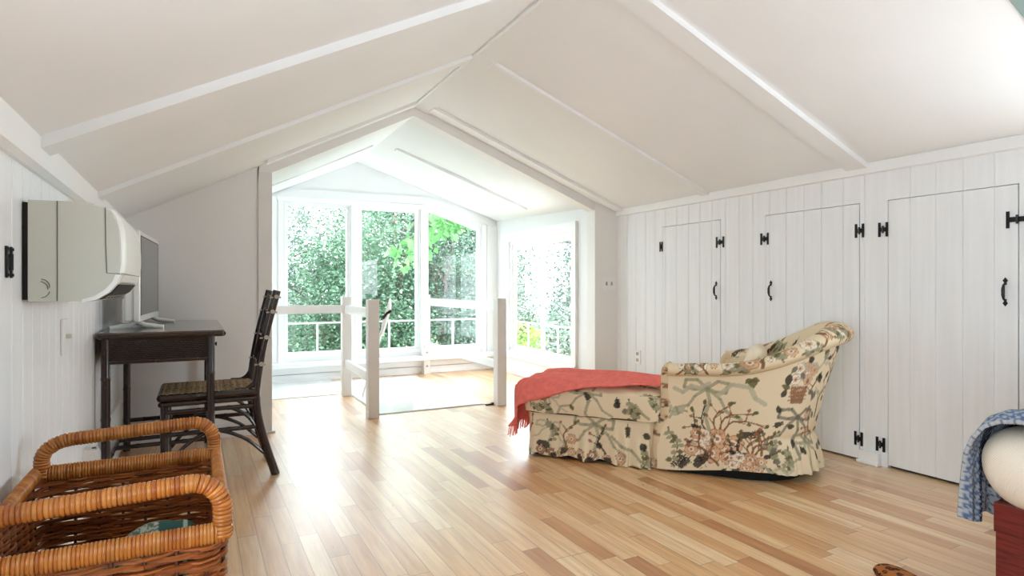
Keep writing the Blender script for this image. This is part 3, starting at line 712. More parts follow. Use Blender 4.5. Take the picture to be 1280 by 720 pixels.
# ---------------------------------------------------------------- wicker basket
BX0, BX1, BY0, BY1, BZ = -.405, .057, 1.455, 2.145, .535
t = thing('wicker_basket', 'large brown wicker basket with two arched wrapped handles by the left wall', 'basket', ((BX0 + BX1) / 2, (BY0 + BY1) / 2, 0))
rnd = random.Random(4)
def loop(inset, rc, step=.0145):
    """rounded rectangle outline"""
    x0, x1, y0, y1 = BX0 + inset, BX1 - inset, BY0 + inset, BY1 - inset; P = []
    for cx, cy, a in ((x1 - rc, y0 + rc, -PI / 2), (x1 - rc, y1 - rc, 0), (x0 + rc, y1 - rc, PI / 2), (x0 + rc, y0 + rc, PI)):
        for k in range(4): P.append((cx + rc * math.cos(a + PI / 2 * k / 3), cy + rc * math.sin(a + PI / 2 * k / 3)))
    P.append(P[0]); out = []
    seg = [math.dist(P[i], P[i + 1]) for i in range(len(P) - 1)]; L_ = sum(seg); n = int(L_ / step); n -= n % 4
    d = 0; i = 0
    for k in range(n):
        q = L_ * k / n
        while d + seg[i] < q: d += seg[i]; i += 1
        f = (q - d) / seg[i]; out.append((P[i][0] + (P[i + 1][0] - P[i][0]) * f, P[i][1] + (P[i + 1][1] - P[i][1]) * f))
    return out
LP = loop(.0, .05); n = len(LP)
nor = []
for i in range(n):
    a, b = LP[i - 1], LP[(i + 1) % n]; dx, dy = b[0] - a[0], b[1] - a[1]; l = math.hypot(dx, dy); nor.append((dy / l, -dx / l))
m = MB(); rows = 46
for r in range(rows):
    z = .03 + (BZ - .022 - .03) * r / (rows - 1); ph = r % 2
    for strand in range(2):
        a0 = rnd.randrange(n); flare = -.02 * (1 - z / BZ)
        pts = []
        for i in range(n + 1):
            j = (a0 + i) % n; w_ = math.sin(PI * j / 4 + PI / 4 + PI * ph) * .0065 + flare
            pts.append((LP[j][0] + nor[j][0] * w_, LP[j][1] + nor[j][1] * w_, z + strand * .0052 + .0035 * math.sin(i * .11 + r) + rnd.uniform(-.0012, .0012)))
        # cut each ring in pieces so that strands differ in tone
        k = rnd.randint(14, 26); s0 = 0
        while s0 < n:
            e0 = min(n, s0 + k); m.tube(pts[s0:e0 + 1], .0056, 6, ry=.0048); s0 = e0; k = rnd.randint(14, 26)
m.build('woven_wall', 'wick', t, smooth=True)
m = MB()
for j in range(1, n, 4):
    m.tube([(LP[j][0] - nor[j][0] * .02, LP[j][1] - nor[j][1] * .02, .012), (LP[j][0], LP[j][1], BZ)], .0042, 6)
m.build('stake', 'stake', t)
m = MB()
for i in range(30):
    y = BY0 + .03 + (BY1 - BY0 - .06) * i / 29; m.tube([(BX0 + .03, y, .02 + .003 * (i % 2)), (BX1 - .03, y, .02 + .003 * (i % 2))], .012, 6)
m.build('woven_base', 'wick', t)
def wrapped(m, pts, r, ry=None, pitch=.0082):
    """cane wound round a rod: one ring per turn"""
    P = [Vector(p) for p in pts]; seg = [(P[i + 1] - P[i]).length for i in range(len(P) - 1)]; L_ = sum(seg); nt = max(3, int(L_ / pitch))
    def at(q):
        q = min(max(q, 0), L_); i = 0
        while i < len(seg) - 1 and q > seg[i]: q -= seg[i]; i += 1
        return P[i] + (P[i + 1] - P[i]) * (q / seg[i])
    for k in range(nt):
        c = (k + .5) * L_ / nt; hp = L_ / nt / 2; sk = rnd.uniform(-.15, .15) * hp; rr = r * rnd.uniform(.97, 1.04); r2 = (ry or r) * rnd.uniform(.98, 1.03)
        q = [at(c - hp * 1.02 + sk), at(c - hp * .55 + sk), at(c + sk), at(c + hp * .55 + sk), at(c + hp * 1.02 + sk)]
        if (q[-1] - q[0]).length < 1e-5: continue
        m.tube(q, [rr * .86, rr * .97, rr, rr * .97, rr * .86], 12, ry=[r2 * .86, r2 * .97, r2, r2 * .97, r2 * .86])
    return m
for a, b, ry in (((BX0, BY1, BZ), (BX1, BY1, BZ), .024), ((BX0, BY0, BZ), (BX1, BY0, BZ), .024), ((BX0, BY0, BZ), (BX0, BY1, BZ), .022), ((BX1, BY0, BZ), (BX1, BY1, BZ), .022)):
    wrapped(MB(), [a, b], .017, ry, .0072).build('rim', 'wrap', t, smooth=True)
for y in (BY1, BY0):
    h0, h1 = BZ - .01, .640 if y > 2 else .648
    xa, xb = BX0 + .015, BX1 - .005
    pts = [(xa, y, h0), (xa - .002, y, h0 + .05)]
    for q in range(1, 9): a = PI - PI / 2 * q / 8; pts.append((xa + .075 + .077 * math.cos(a), y, h1 - .055 + .055 * math.sin(a) - .012))
    for q in range(1, 6): pts.append((xa + .075 + (xb - xa - .14) * q / 6, y, h1 - .012 + .014 * q / 6))
    for q in range(0, 9): a = PI / 2 - PI / 2 * q / 8; pts.append((xb - .062 + .062 * math.cos(a), y, h1 - .065 + .065 * math.sin(a) + .002))
    pts.append((xb, y, h0))
    wrapped(MB(), pts, .0205, None, .0085).build('handle', 'wrap', t, smooth=True)

# ---------------------------------------------------------------- painted cloth: print stored per point
def seg_dist(P, a, b):
    a = np.array(a); b = np.array(b); d = b - a; L2 = max(1e-9, d @ d)
    q = np.clip(((P - a) @ d) / L2, 0, 1); return np.linalg.norm(P - (a + q[:, None] * d), axis=1), q
class Paint:
    def __init__(s, uv, base):
        s.P = np.asarray(uv, float); s.c = np.tile(np.array(base, float), (len(s.P), 1)); s.r = np.random.RandomState(7)
    def mixin(s, mask, col, a=1.0):
        s.c[mask] = s.c[mask] * (1 - a) + np.array(col) * a
    def leaf(s, x, y, l, w_, ang, col, a=.92):
        d = s.P - (x, y); c, n_ = math.cos(ang), math.sin(ang); X = d[:, 0] * c + d[:, 1] * n_; Y = -d[:, 0] * n_ + d[:, 1] * c
        q = X / l; s.mixin((q > 0) & (q < 1) & (np.abs(Y) < w_ * np.sin(PI * np.clip(q, 0, 1) ** .8)), col, a)
    def line(s, pts, w_, col, a=.9, taper=True):
        for i in range(len(pts) - 1):
            d, q = seg_dist(s.P, pts[i], pts[i + 1]); f = (i + q) / (len(pts) - 1)
            s.mixin(d < w_ * ((1 - .6 * f) if taper else 1), col, a)
    def flower(s, x, y, r, cols, n_=6, ph=0):
        d = s.P - (x, y); rr = np.hypot(d[:, 0], d[:, 1]); th = np.arctan2(d[:, 1], d[:, 0])
        R = r * (.82 + .18 * np.abs(np.cos(n_ / 2 * th + ph)))
        s.mixin(rr < R, cols[0], .8); s.mixin((rr < R) & (rr > R * .9), cols[1], .7)
        s.mixin((rr < R * .62) & (np.cos(n_ * th + ph) > .75), cols[1], .6); s.mixin(rr < r * .36, cols[2], .85); s.mixin((rr < r * .18), cols[1], .9)
    def dots(s, x, y, r, n_, col, sz=.004):
        for _ in range(n_):
            a = s.r.uniform(0, 2 * PI); q = r * math.sqrt(s.r.uniform()); d = np.hypot(s.P[:, 0] - x - q * math.cos(a), s.P[:, 1] - y - q * math.sin(a)); s.mixin(d < sz, col, .9)
CREAM = lin((224, 206, 174)); SAGE = lin((150, 146, 118)); SAGE2 = lin((178, 172, 146)); DARK = lin((52, 46, 40)); BROWN = lin((128, 88, 56)); PEACH = lin((205, 160, 124)); OLIVE = lin((98, 92, 58)); RUST = lin((150, 92, 62)); GREY = lin((112, 106, 94)); PALE = lin((236, 222, 200))
def ribbon(p, x, y, sc, col=SAGE, fl=1):
    k = sc * fl
    p.line([(x, y), (x - .06 * k, y + .05 * sc), (x - .13 * k, y + .045 * sc), (x - .14 * k, y + .0), (x - .07 * k, y - .01 * sc), (x, y)], .010 * sc, col, .8, False)
    p.line([(x, y), (x + .06 * k, y + .045 * sc), (x + .12 * k, y + .035 * sc), (x + .11 * k, y - .02 * sc), (x + .05 * k, y - .02 * sc), (x, y)], .010 * sc, col, .8, False)
    p.line([(x, y), (x + .02 * k, y - .08 * sc), (x - .005 * k, y - .16 * sc), (x + .025 * k, y - .25 * sc)], .011 * sc, col, .75, False)
    p.line([(x, y), (x - .07 * k, y - .05 * sc), (x - .11 * k, y - .11 * sc), (x - .19 * k, y - .13 * sc), (x - .22 * k, y - .19 * sc)], .009 * sc, col, .75, False)
    p.line([(x, y), (x + .08 * k, y - .06 * sc), (x + .12 * k, y - .13 * sc), (x + .19 * k, y - .17 * sc)], .009 * sc, col, .75, False)
    p.flower(x, y, .018 * sc, (col, GREY, col), 4)
def fern(p, x, y, l, ang, col=DARK):
    p.line([(x, y), (x + l * math.cos(ang), y + l * math.sin(ang))], .003, col)
    for i in range(6):
        q = .15 + .8 * i / 6; px, py = x + q * l * math.cos(ang), y + q * l * math.sin(ang)
        for sg in (-1, 1): p.leaf(px, py, l * .36 * (1 - q * .55), .005, ang + sg * 1.0, col)
def sprig(p, x, y, l, ang, col=OLIVE, lc=SAGE):
    pts = [(x + l * q * math.cos(ang + .5 * math.sin(3 * q)), y + l * q * math.sin(ang + .5 * math.sin(3 * q))) for q in np.linspace(0, 1, 7)]
    p.line(pts, .005, col)
    for i in range(1, 7):
        for sg in (-1, 1): p.leaf(*pts[i], .032, .011, ang + sg * (.9 + .1 * i), lc if (i + (sg > 0)) % 3 else col)
def branch(p, x, y, l, ang, col=BROWN):
    pts = [(x + l * q * math.cos(ang + .35 * math.sin(4 * q)), y + l * q * math.sin(ang + .35 * math.sin(4 * q))) for q in np.linspace(0, 1, 8)]
    p.line(pts, .007, col)
    for i in (3, 4, 5, 6):
        a = ang + (.8 if i % 2 else -.8); e = (pts[i][0] + .05 * math.cos(a), pts[i][1] + .05 * math.sin(a)); p.line([pts[i], e], .004, col); p.leaf(*e, .024, .009, a, RUST if i % 2 else OLIVE)
    p.leaf(*pts[-1], .03, .010, ang, OLIVE)
def bouquet(p, x, y, sc):
    for a, l in ((1.0, .22), (1.5, .2), (2.2, .2), (.6, .24), (2.6, .2)): branch(p, x, y, l * sc, a, BROWN if a < 2 else DARK)
    for dx, dy, a in ((-.09, .03, 2.6), (.1, .02, .4), (-.07, -.09, 3.6), (.12, -.07, -.5)): p.leaf(x + dx * sc, y + dy * sc, .075 * sc, .020 * sc, a, DARK)
    for dx, dy, r in ((0, 0, .062), (-.08, .01, .046), (.085, -.02, .05), (-.03, -.08, .055), (.06, -.095, .045), (-.12, -.06, .04)):
        p.flower(x + dx * sc, y + dy * sc, r * sc, (PEACH, RUST, PALE) if dx >= -.05 else (PALE, GREY, PEACH), 6, dx * 30)
    fern(p, x - .17 * sc, y - .09 * sc, .09 * sc, 3.9); fern(p, x + .15 * sc, y + .02 * sc, .09 * sc, .6); fern(p, x + .17 * sc, y - .1 * sc, .08 * sc, -.6)
    p.dots(x - .05 * sc, y - .06 * sc, .12 * sc, 26, GREY, .0032)
def scatter(p, u0, u1, v0, v1, n_, seed, dens=1):
    r = random.Random(seed)
    for i in range(n_):
        x, y = r.uniform(u0, u1), r.uniform(v0, v1); q = r.random()
        if q < .22: sprig(p, x, y, r.uniform(.07, .13), r.uniform(0, 6.28))
        elif q < .36: fern(p, x, y, r.uniform(.06, .09), r.uniform(0, 6.28))
        elif q < .56: p.flower(x, y, r.uniform(.022, .045), r.choice(((PEACH, RUST, PALE), (PALE, GREY, PEACH), (RUST, BROWN, PEACH))), r.choice((5, 6)), r.random())
        elif q < .72: branch(p, x, y, r.uniform(.08, .15), r.uniform(.3, 2.8))
        elif q < .86: p.leaf(x, y, r.uniform(.035, .065), .014, r.uniform(0, 6.28), r.choice((DARK, OLIVE, GREY)))
        else: p.line([(x + .03 * k, y + .022 * math.sin(2.2 * k + i)) for k in range(7)], .008, SAGE2, .7, False)
def set_paint(o, cols, attr='pattern'):
    me = o.data; a = me.color_attributes.new(attr, 'FLOAT_COLOR', 'POINT')
    c = np.ones((len(me.vertices), 4), 'f'); c[:, :3] = cols; a.data.foreach_set('color', c.ravel())

# ---------------------------------------------------------------- ottoman and armchair (both in the same turned frame)
ANG = math.atan2(-.785, .62)
def placed(s_, t_):   # frame origin: near foot corner on the floor
    c, n_ = math.cos(ANG), math.sin(ANG); return (1.863 + s_ * c - t_ * n_, 3.35 + s_ * n_ + t_ * c)
WD = .76
def smooth(a, b, x): x = min(1, max(0, (x - a) / (b - a))); return x * x * (3 - 2 * x)
def cloth_part(name, fn, nu, nv, uvfn, painter, parent, wrapu=False, extra=None, base=CREAM):
    m = MB(); m.grid(fn, nu, nv, wrapu)
    uv = [uvfn(i / (nu if wrapu else nu - 1), j / (nv - 1)) for i in range(nu) for j in range(nv)]
    if extra: 
        for vs, fs, euv in extra: m.add(vs, fs); uv += euv
    p = Paint(uv, base); painter(p); o = m.build(name, 'chintz', parent, smooth=2, local=True); set_paint(o, p.c); return o
def rrect(x0, x1, y0, y1, r, n_):
    """n_ points evenly spaced on a rounded rectangle, starting at (x0, y0) corner along x: returns points and arclength"""
    P = []
    for cx, cy, a in ((x1 - r, y0 + r, -PI / 2), (x1 - r, y1 - r, 0), (x0 + r, y1 - r, PI / 2), (x0 + r, y0 + r, PI)):
        for k in range(7): P.append((cx + r * math.cos(a + PI / 2 * k / 6), cy + r * math.sin(a + PI / 2 * k / 6)))
    P = P[21 + 6:] + P[:21 + 6]; P.append(P[0])
    P = np.array(P); d = np.r_[0, np.cumsum(np.linalg.norm(np.diff(P, axis=0), axis=1))]
    q = np.linspace(0, d[-1], n_, endpoint=False); return np.c_[np.interp(q, d, P[:, 0]), np.interp(q, d, P[:, 1])], q
ox, oy = placed(0, 0)
ott = thing('ottoman', 'floral chintz ottoman with skirt, pushed up to the armchair front', 'ottoman', (ox, oy, 0), ANG)
nU = 560
RR, RQ = rrect(.02, .825, .01, WD - .01, .05, nU)
ctr = np.array([.42, WD / 2])
def base_fn(u, v):
    i = int(round(u * nU)) % nU; x, y = RR[i]; z = .02 + v * .27
    q = RQ[i]; d = np.array([x, y]) - ctr; d /= np.linalg.norm(d)
    fl = (1 - v) ** 2 * (.018 + .010 * math.sin(q * 40) + .006 * math.sin(q * 97 + 1)) + .004 * math.sin(q * 23 + v * 3)
    zz = z + (1 - v) ** 3 * .010 * math.sin(q * 31 + .6) - (.004 if v == 0 else 0)
    if x > .60 and y < .05: zz -= (1 - v) ** 3 * .018; fl += (1 - v) ** 2 * .012 * math.sin(q * 90)
    return (x + d[0] * fl, y + d[1] * fl, max(.002, zz))
def ott_paint(p):
    ribbon(p, .40, .235, .95, SAGE); ribbon(p, .1, .20, .6, SAGE2)
    sprig(p, .08, .24, .13, -1.3); sprig(p, .70, .14, .14, -2.0, OLIVE, SAGE); fern(p, .60, .25, .08, -1.6)
    for x in (.06, .12, .19, .25, .31, .38, .47, .55, .75): p.flower(x, .045 + .02 * math.sin(x * 50), .032, (PEACH if int(x * 100) % 2 else RUST, DARK, PALE), 6, x)
    for x in (.03, .09, .16, .22, .29, .34, .43, .5): p.leaf(x, .05 + .03 * math.sin(x * 33), .055, .018, x * 19, DARK)
    branch(p, .46, .06, .14, 1.9, DARK); branch(p, .22, .07, .16, 1.5); p.flower(.25, .13, .035, (PEACH, RUST, PALE)); p.leaf(.69, .20, .05, .02, -.4, DARK); p.leaf(.68, .15, .05, .022, -1.2, DARK)
    p.line([(.50, .17), (.56, .12), (.62, .10), (.66, .05), (.74, .04)], .009, SAGE, .8, False)
    scatter(p, .8, 3.05, .03, .27, 60, 11)
cloth_part('skirt', base_fn, nU, 44, lambda u, v: (u * RQ[-1], .02 + v * .27), ott_paint, ott, True)
# cushion: domed top over a rounded side
CR, CQ = rrect(-.005, .865, -.005, WD + .005, .06, nU)
def cush_fn(u, v):
    i = int(round(u * nU)) % nU; x, y = CR[i]; q = CQ[i]
    if v < .42:
        f = v / .42; z = .282 + f * .150; b = .010 * math.sin(PI * f); s_ = 1.0
    else:
        f = (v - .42) / .58; s_ = 1 - f; b = 0
        z = .432 + .030 * math.sin(min(1, f * 3.2) * PI / 2) + .018 * smooth(.15, .9, f)
        s_ = 1 - f ** 1.25 if f > 0 else 1
    d = np.array([x, y]) - ctr; dl = np.linalg.norm(d)
    w_ = .003 * math.sin(q * 19 + v * 5)
    k = s_ + (b + w_) / dl
    return (ctr[0] + d[0] * k, ctr[1] + d[1] * k, z + .003 * math.sin(x * 31 + y * 17))
def cush_uv(u, v):
    i = int(round(u * nU)) % nU
    if v < .42: return (CQ[i], v / .42 * .16)
    x, y, z = cush_fn(u, v); return (x, .16 + y) if y < .6 else (x, .16 + y)
def cush_paint(p):
    ribbon(p, .36, .16, .85, SAGE); sprig(p, .62, .13, .13, -1.5); fern(p, .55, .14, .07, -1.4); p.leaf(.53, .08, .05, .02, .5, DARK); sprig(p, .78, .06, .1, 1.4); ribbon(p, .12, .12, .6, SAGE2)
    p.line([(.60, .05), (.66, .10), (.7, .05), (.74, .02)], .008, SAGE, .8, False)
    scatter(p, .0, .85, .02, .15, 9, 79); scatter(p, 0, .85, .22, .9, 26, 5); scatter(p, .9, 3.2, .02, .15, 30, 6)
cloth_part('cushion', cush_fn, nU, 90, cush_uv, cush_paint, ott, True)
m = MB(); RR2, _ = rrect(.012, .85, .0, WD, .055, 160)
m.tube([(x, y, .283) for x, y in RR2], .0055, 6, closed=True); o = m.build('seam_shadow_piping', 'chintz', ott, smooth=True, local=True); set_paint(o, np.tile(np.array(lin((66, 54, 42))), (len(o.data.vertices), 1)))  # piping coloured dark to stand for the shadow line at the seam
box((.06, .05, .0), (.78, WD - .05, .26)).build('underframe', 'chaironder', ott, local=True)

arm = thing('armchair', 'barrel backed armchair in cream floral chintz with one long rolled arm, seen from behind', 'armchair', (ox, oy, 0), ANG)
SF = .90
SFF = 1.17   # the far arm stops further back
def plan(q, sb, grow=0):
    """q 0..1 from near arm front round the back to the far arm front -> point and outward normal"""
    hw = WD / 2 + grow; cs = 1.26; ls = cs - SF; lf = cs - SFF; rb = sb + grow - cs
    larc = PI * (1.5 * (hw + rb) - math.sqrt(hw * rb)) / 2; Lt = ls + lf + larc; d = q * Lt
    if d < ls: return (SF + d, -grow), (0, -1), d
    if d > ls + larc: return (SFF + Lt - d, WD + grow), (0, 1), d
    a = -PI / 2 + PI * (d - ls) / larc
    e = .86
    ca, sa = math.cos(a), math.sin(a); X = abs(ca) ** e * (1 if ca >= 0 else -1); Y = abs(sa) ** e * (1 if sa >= 0 else -1)
    nx, ny = math.cos(a) / max(rb, .01), math.sin(a) / hw; l = math.hypot(nx, ny)
    return (cs + rb * X, WD / 2 + hw * Y), (nx / l, ny / l), d
LT = 1.75
def eq(q): return min(q * LT, (1 - q) * LT + .27)
def back_w(q): return smooth(.26, .86, eq(q))
def ztop(q):
    e = eq(q); return .632 + .012 * smooth(0, .26, e) + .225 * smooth(.26, .86, e)
def zr(q): return .034 + .026 * back_w(q)
nq, n_out, n_roll, n_in = 520, 116, 34, 30
npf = n_out + n_roll + n_in
def prof_pt(q, k):
    """profile position k -> (offset along outward normal, z, run length v)"""
    zt, r = ztop(q), zr(q); zw = zt - 2 * r * .93
    if k < n_out:
        f = k / (n_out - 1); z = .052 + (zw - .052) * f; o_ = -.006 * math.sin(PI * f)
        return o_, z, z
    if k < n_out + n_roll:
        f = (k - n_out) / (n_roll - 1); a = -2.2 + f * (2.2 + PI * .97)   # from under the roll outwards, over the top, to the inside
        a = -PI * .62 + f * (PI * 1.55)
        return -.010 + r * 1.25 * math.cos(a) * 1.0, zt - r + r * math.sin(a), zw + f * r * 4.6
    f = (k - n_out - n_roll) / (n_in - 1)
    a = PI * .93
    z0 = zt - r + r * math.sin(a)
    return -.010 + r * 1.25 * math.cos(a) - .05 * f * (1 - f) * 2 - .012 * f, z0 + (.36 - z0) * f, zw + r * 4.6 + f * (z0 - .36)
def arm_fn(u, v):
    q = u; k = int(round(v * (npf - 1))); o_, z, vv = prof_pt(q, k)
    sb = 1.70 + .125 * smooth(.2, .85, z) * 1.0
    (x, y), (nx, ny), d = plan(q, sb)
    x += nx * o_; y += ny * o_
    # arm fronts run forward at the foot
    fr = max(0, 1 - d / .16) if q < .5 else max(0, 1 - (plan(1, sb)[2] - d) / .16)
    fwd = .012 * smooth(.35, .6, z) - .055 * (1 - smooth(.14, .36, z)); x += fwd * (fr if q < .5 else 0)
    # back gathers and box pleats in the skirt
    if k < n_out:
        bw = smooth(.50, .62, eq(q)); sk = max(0, (.23 - z) / .2)
        gath = bw * (sk ** .7 * (.030 + .012 * math.sin(d * 62) + .007 * math.sin(d * 140)) - .012 * math.exp(-((z - .235) / .03) ** 2))
        wr = .0035 * math.sin(d * 26 + z * 6) * (1 - z)
        for pc in (.375, .68): gath += sk * .016 * smooth(pc - .005, pc, q) * (1 - smooth(pc + .05, pc + .09, q))
        gath += sk * .012 * smooth(.175, .180, q) * (1 - smooth(.34, .375, q))
        x += nx * (gath + wr); y += ny * (gath + wr)
        z += .012 * sk * math.sin(d * 9 + 1) * .6 + .012 * sk * (1 - bw) - .006 * bw * sk - (.062 * (1 - smooth(.02, .42, d)) * sk if q < .5 else 0)
        z = max(z, .004)
    return (x, y, z)
def arm_uv(u, v):
    k = int(round(v * (npf - 1))); o_, z, vv = prof_pt(u, k); (x, y), nn, d = plan(u, 1.78); return (SF + d, vv)
def arm_paint(p):
    ribbon(p, 1.13, .50, .95, SAGE); p.line([(.94, .49), (.99, .47), (1.04, .51), (1.09, .50), (1.14, .53)], .012, SAGE2, .8, False)
    p.line([(1.20, .47), (1.26, .53), (1.33, .52), (1.36, .46), (1.41, .43)], .012, SAGE2, .8, False)
    p.leaf(1.33, .57, .055, .02, -1.3, OLIVE); p.leaf(1.33, .57, .04, .014, -.4, OLIVE); p.leaf(1.33, .57, .04, .014, -2.2, OLIVE)
    bouquet(p, 1.20, .22, 1.0); bouquet(p, 1.36, .12, .62)
    sprig(p, .93, .26, .16, -1.4); fern(p, 1.05, .12, .08, -2.3); p.leaf(1.03, .19, .07, .022, -.3, DARK); p.leaf(1.06, .08, .06, .018, .1, DARK); p.leaf(1.12, .16, .08, .035, -1.6, DARK)
    sprig(p, 1.02, .36, .12, 2.8, SAGE, SAGE2); p.dots(1.10, .14, .08, 40, GREY, .003); p.flower(1.09, .17, .05, (PALE, GREY, CREAM)); p.flower(1.08, .24, .035, (PEACH, RUST, PALE))
    # basket of flowers on the back corner
    for i in range(9): p.line([(1.53 + .012 * i, .53), (1.55 + .009 * i, .44)], .0048, BROWN, .85, False)
    for i in range(4): p.line([(1.53, .52 - .022 * i), (1.64, .525 - .022 * i)], .004, RUST, .8, False)
    for dx, dy in ((0, .03), (.04, .06), (.08, .03), (.06, .10), (.01, .09), (.11, .08)): p.flower(1.54 + dx, .54 + dy, .034, (PALE if dx < .06 else PEACH, GREY, PEACH), 6, dx * 40)
    p.leaf(1.50, .60, .07, .02, -1.5, DARK); p.leaf(1.60, .70, .05, .018, -1.2, DARK); p.leaf(1.70, .60, .07, .02, -1.0, DARK); p.leaf(1.72, .50, .06, .02, -1.9, GREY); p.leaf(1.49, .47, .05, .016, 1.3, DARK)
    ribbon(p, 1.62, .36, .9, GREY); fern(p, 1.47, .31, .07, .3); ribbon(p, 1.72, .22, .8, SAGE)
    branch(p, 1.80, .35, .22, 1.4, DARK); branch(p, 1.86, .55, .16, 1.7)
    for i, x in enumerate((.95, 1.0, 1.06, 1.13, 1.2, 1.28, 1.36, 1.44, 1.52, 1.62, 1.72, 1.82, 1.92)):   # on the roll
        v = ztop(min(.49, (x - SF) / 1.75)) - .03
        (branch if i % 3 == 0 else sprig)(p, x, v, .10, .3 + .5 * (i % 4))
        p.flower(x + .03, v + .06, .025 + .008 * (i % 3), (PEACH, BROWN, PALE) if i % 2 else (PALE, GREY, PEACH), 6, i)
        if i % 2: p.leaf(x, v + .1, .05, .015, i * 1.3, (BROWN, DARK, GREY)[i % 3])
    scatter(p, 1.50, 1.92, .10, .76, 22, 77); scatter(p, .95, 1.5, .06, .2, 8, 78)
    for i in range(16): p.leaf(1.47 + .03 * i, .12 + .6 * ((i * 7) % 16) / 16, .05, .015, i * 2.1, DARK if i % 2 else GREY)
    scatter(p, 1.9, 3.2, .05, 1.6, 120, 21); scatter(p, .9, 1.9, .92, 1.6, 40, 22)
# end caps at the arm fronts
cap = []
for u in (0, 1):
    ring = [arm_fn(u, k / (npf - 1)) for k in range(npf)]
    cx = [sum(p[i] for p in ring) / npf for i in range(3)]
    vs = ring + [(ring[n_out // 2][0], ring[n_out // 2][1] + (.05 if u == 0 else -.05), .036)]
    cap.append((vs, [tuple(range(npf + 1))], [(SF + (0 if u == 0 else 2.2), p[2]) for p in vs]))
cloth_part('upholstery', arm_fn, nq, npf, arm_uv, arm_paint, arm, False, cap)
for sgn in (0, 1):   # rolled fronts of the arms
    SX = SF if sgn == 0 else SFF + .005
    yy = .0 if sgn == 0 else WD; dy = .032 if sgn == 0 else -.032
    pts = curve([(SX + .035, yy + dy, .612), (SX + .004, yy + dy, .585), (SX - .002, yy + dy, .50), (SX - .002, yy + dy, .40), (SX - .010, yy + dy, .315), (SX - (.045 if sgn == 0 else .01), yy + dy, .225), (SX - (.05 if sgn == 0 else .01), yy + dy, .06)], 10)
    m = MB().tube(pts, .031, 18, ry=.038); o = m.build('arm_front', 'chintz', arm, smooth=2, local=True)
    p = Paint([(v.co.x + v.co.y * 1.4, v.co.z) for v in o.data.vertices], lin((214, 192, 158)))
    for i in range(6): sprig(p, .80 + .025 * (i % 3), .1 + .09 * i, .12, 1.2, DARK, BROWN if i % 2 else GREY); p.flower(.90, .14 + .09 * i, .02, (PEACH, DARK, RUST))
    set_paint(o, p.c)
# welt under the roll
m = MB(); wp = []
for i in range(0, 200):
    q = i / 199; zz = ztop(q) - 2 * zr(q) * .93; (x, y), (nx, ny), d = plan(q, 1.70 + .125 * smooth(.2, .85, zz)); wp.append((x + nx * .006, y + ny * .006, zz - .004))
m.tube(wp, .0055, 6); o = m.build('welt', 'chintz', arm, smooth=True, local=True); set_paint(o, np.tile(np.array(lin((196, 172, 134))), (len(o.data.vertices), 1)))
# seat cushion and deck inside the arms
def seat_fn(u, v):
    a = 2 * PI * u; c, n_ = math.cos(a), math.sin(a); X = abs(c) ** .35 * (1 if c > 0 else -1); Y = abs(n_) ** .35 * (1 if n_ > 0 else -1)
    if v < .4: z = .30 + v / .4 * .15; k = 1 + .02 * math.sin(PI * v / .4)
    else: f = (v - .4) / .6; z = .45 + .04 * math.sin(min(1, f * 2) * PI / 2); k = 1 - f ** 1.3
    return (1.22 + .335 * X * k, WD / 2 + (WD / 2 - .105) * Y * k, z)
def seat_uv(u, v): x, y, z = seat_fn(u, v); return (x + y * .5, z * 1.4 + y)
cloth_part('seat_cushion', seat_fn, 160, 50, seat_uv, lambda p: scatter(p, .9, 2.2, .3, 1.4, 50, 31), arm, True)
m = MB(); RB = [plan(i / 59, 1.66, -.03)[0] for i in range(60)]
m.prism([tuple(p) for p in RB], lambda u, v, w_: (u, v, w_), .0, .24); m.build('underframe', 'chaironder', arm, local=True)

# coral throw over the ottoman
t = thing('throw_blanket', 'coral red fringed throw laid along the floral ottoman and over its foot end', 'blanket', (ox, oy, 0), ANG)
def thr(u, v):
    """u along the ottoman from the hanging end, v across"""
    L0 = .28; d = u * (L0 + .90); x = .03 + (d - L0 - .07); xs = max(x, 0)
    near = -.026 + .07 * smooth(.55, .9, xs); far = .36 - .06 * smooth(.1, .6, xs)
    y = near + (far - near) * v
    rip = .010 * math.sin(v * 13 + d * 3.5 + 1.5 * math.sin(d * 5)) + .004 * math.sin(v * 9 + d * 13)
    edge = .008 * math.exp(-((1 - v) / .06) ** 2)
    g = max(0, 1 - v / .22); drop = g ** 2 * (.125 * (1 - smooth(-.05, .55, x)) + .022 * (1 - smooth(.5, .85, xs)))
    if d < L0 - .05:
        f = d / (L0 - .05); return (-.045 - .035 * (1 - f) + rip * 1.8, y + .05 * (1 - f) * (v - .5) - .01 * g, .185 + .25 * f - drop * f)
    if d < L0 + .07:
        f = (d - (L0 - .05)) / .12; a = PI / 2 * f; return (-.045 + .075 * (1 - math.cos(a)) + rip, y - .01 * g, .435 + .045 * math.sin(a) - drop)
    return (x, y - .01 * g * (1 - smooth(.4, .8, xs)), .484 + .014 * smooth(.03, .2, x) * smooth(.05, .3, v) + rip * .8 + edge + .006 - drop)
m = MB(); nu, nv = 130, 60
top = [Vector(thr(i / (nu - 1), j / (nv - 1))) for i in range(nu) for j in range(nv)]
m.grid(lambda u, v: thr(u, v), nu, nv)
o = m.build('cloth', 'coral', t, smooth=2, local=True); md = o.modifiers.new('thick', 'SOLIDIFY'); md.thickness = .010; md.offset = 1
m = MB(); rr = random.Random(3)
for i in range(64):
    p = Vector(thr(0, (i + .5) / 64)); q = p + Vector((-.006 + rr.uniform(-.006, .006), rr.uniform(-.006, .006), -.05 - rr.uniform(0, .02)))
    m.tube([p, (p + q) / 2 + Vector((rr.uniform(-.004, .004), 0, 0)), q], .0028, 4)
m.build('fringe', 'coral', t, local=True)
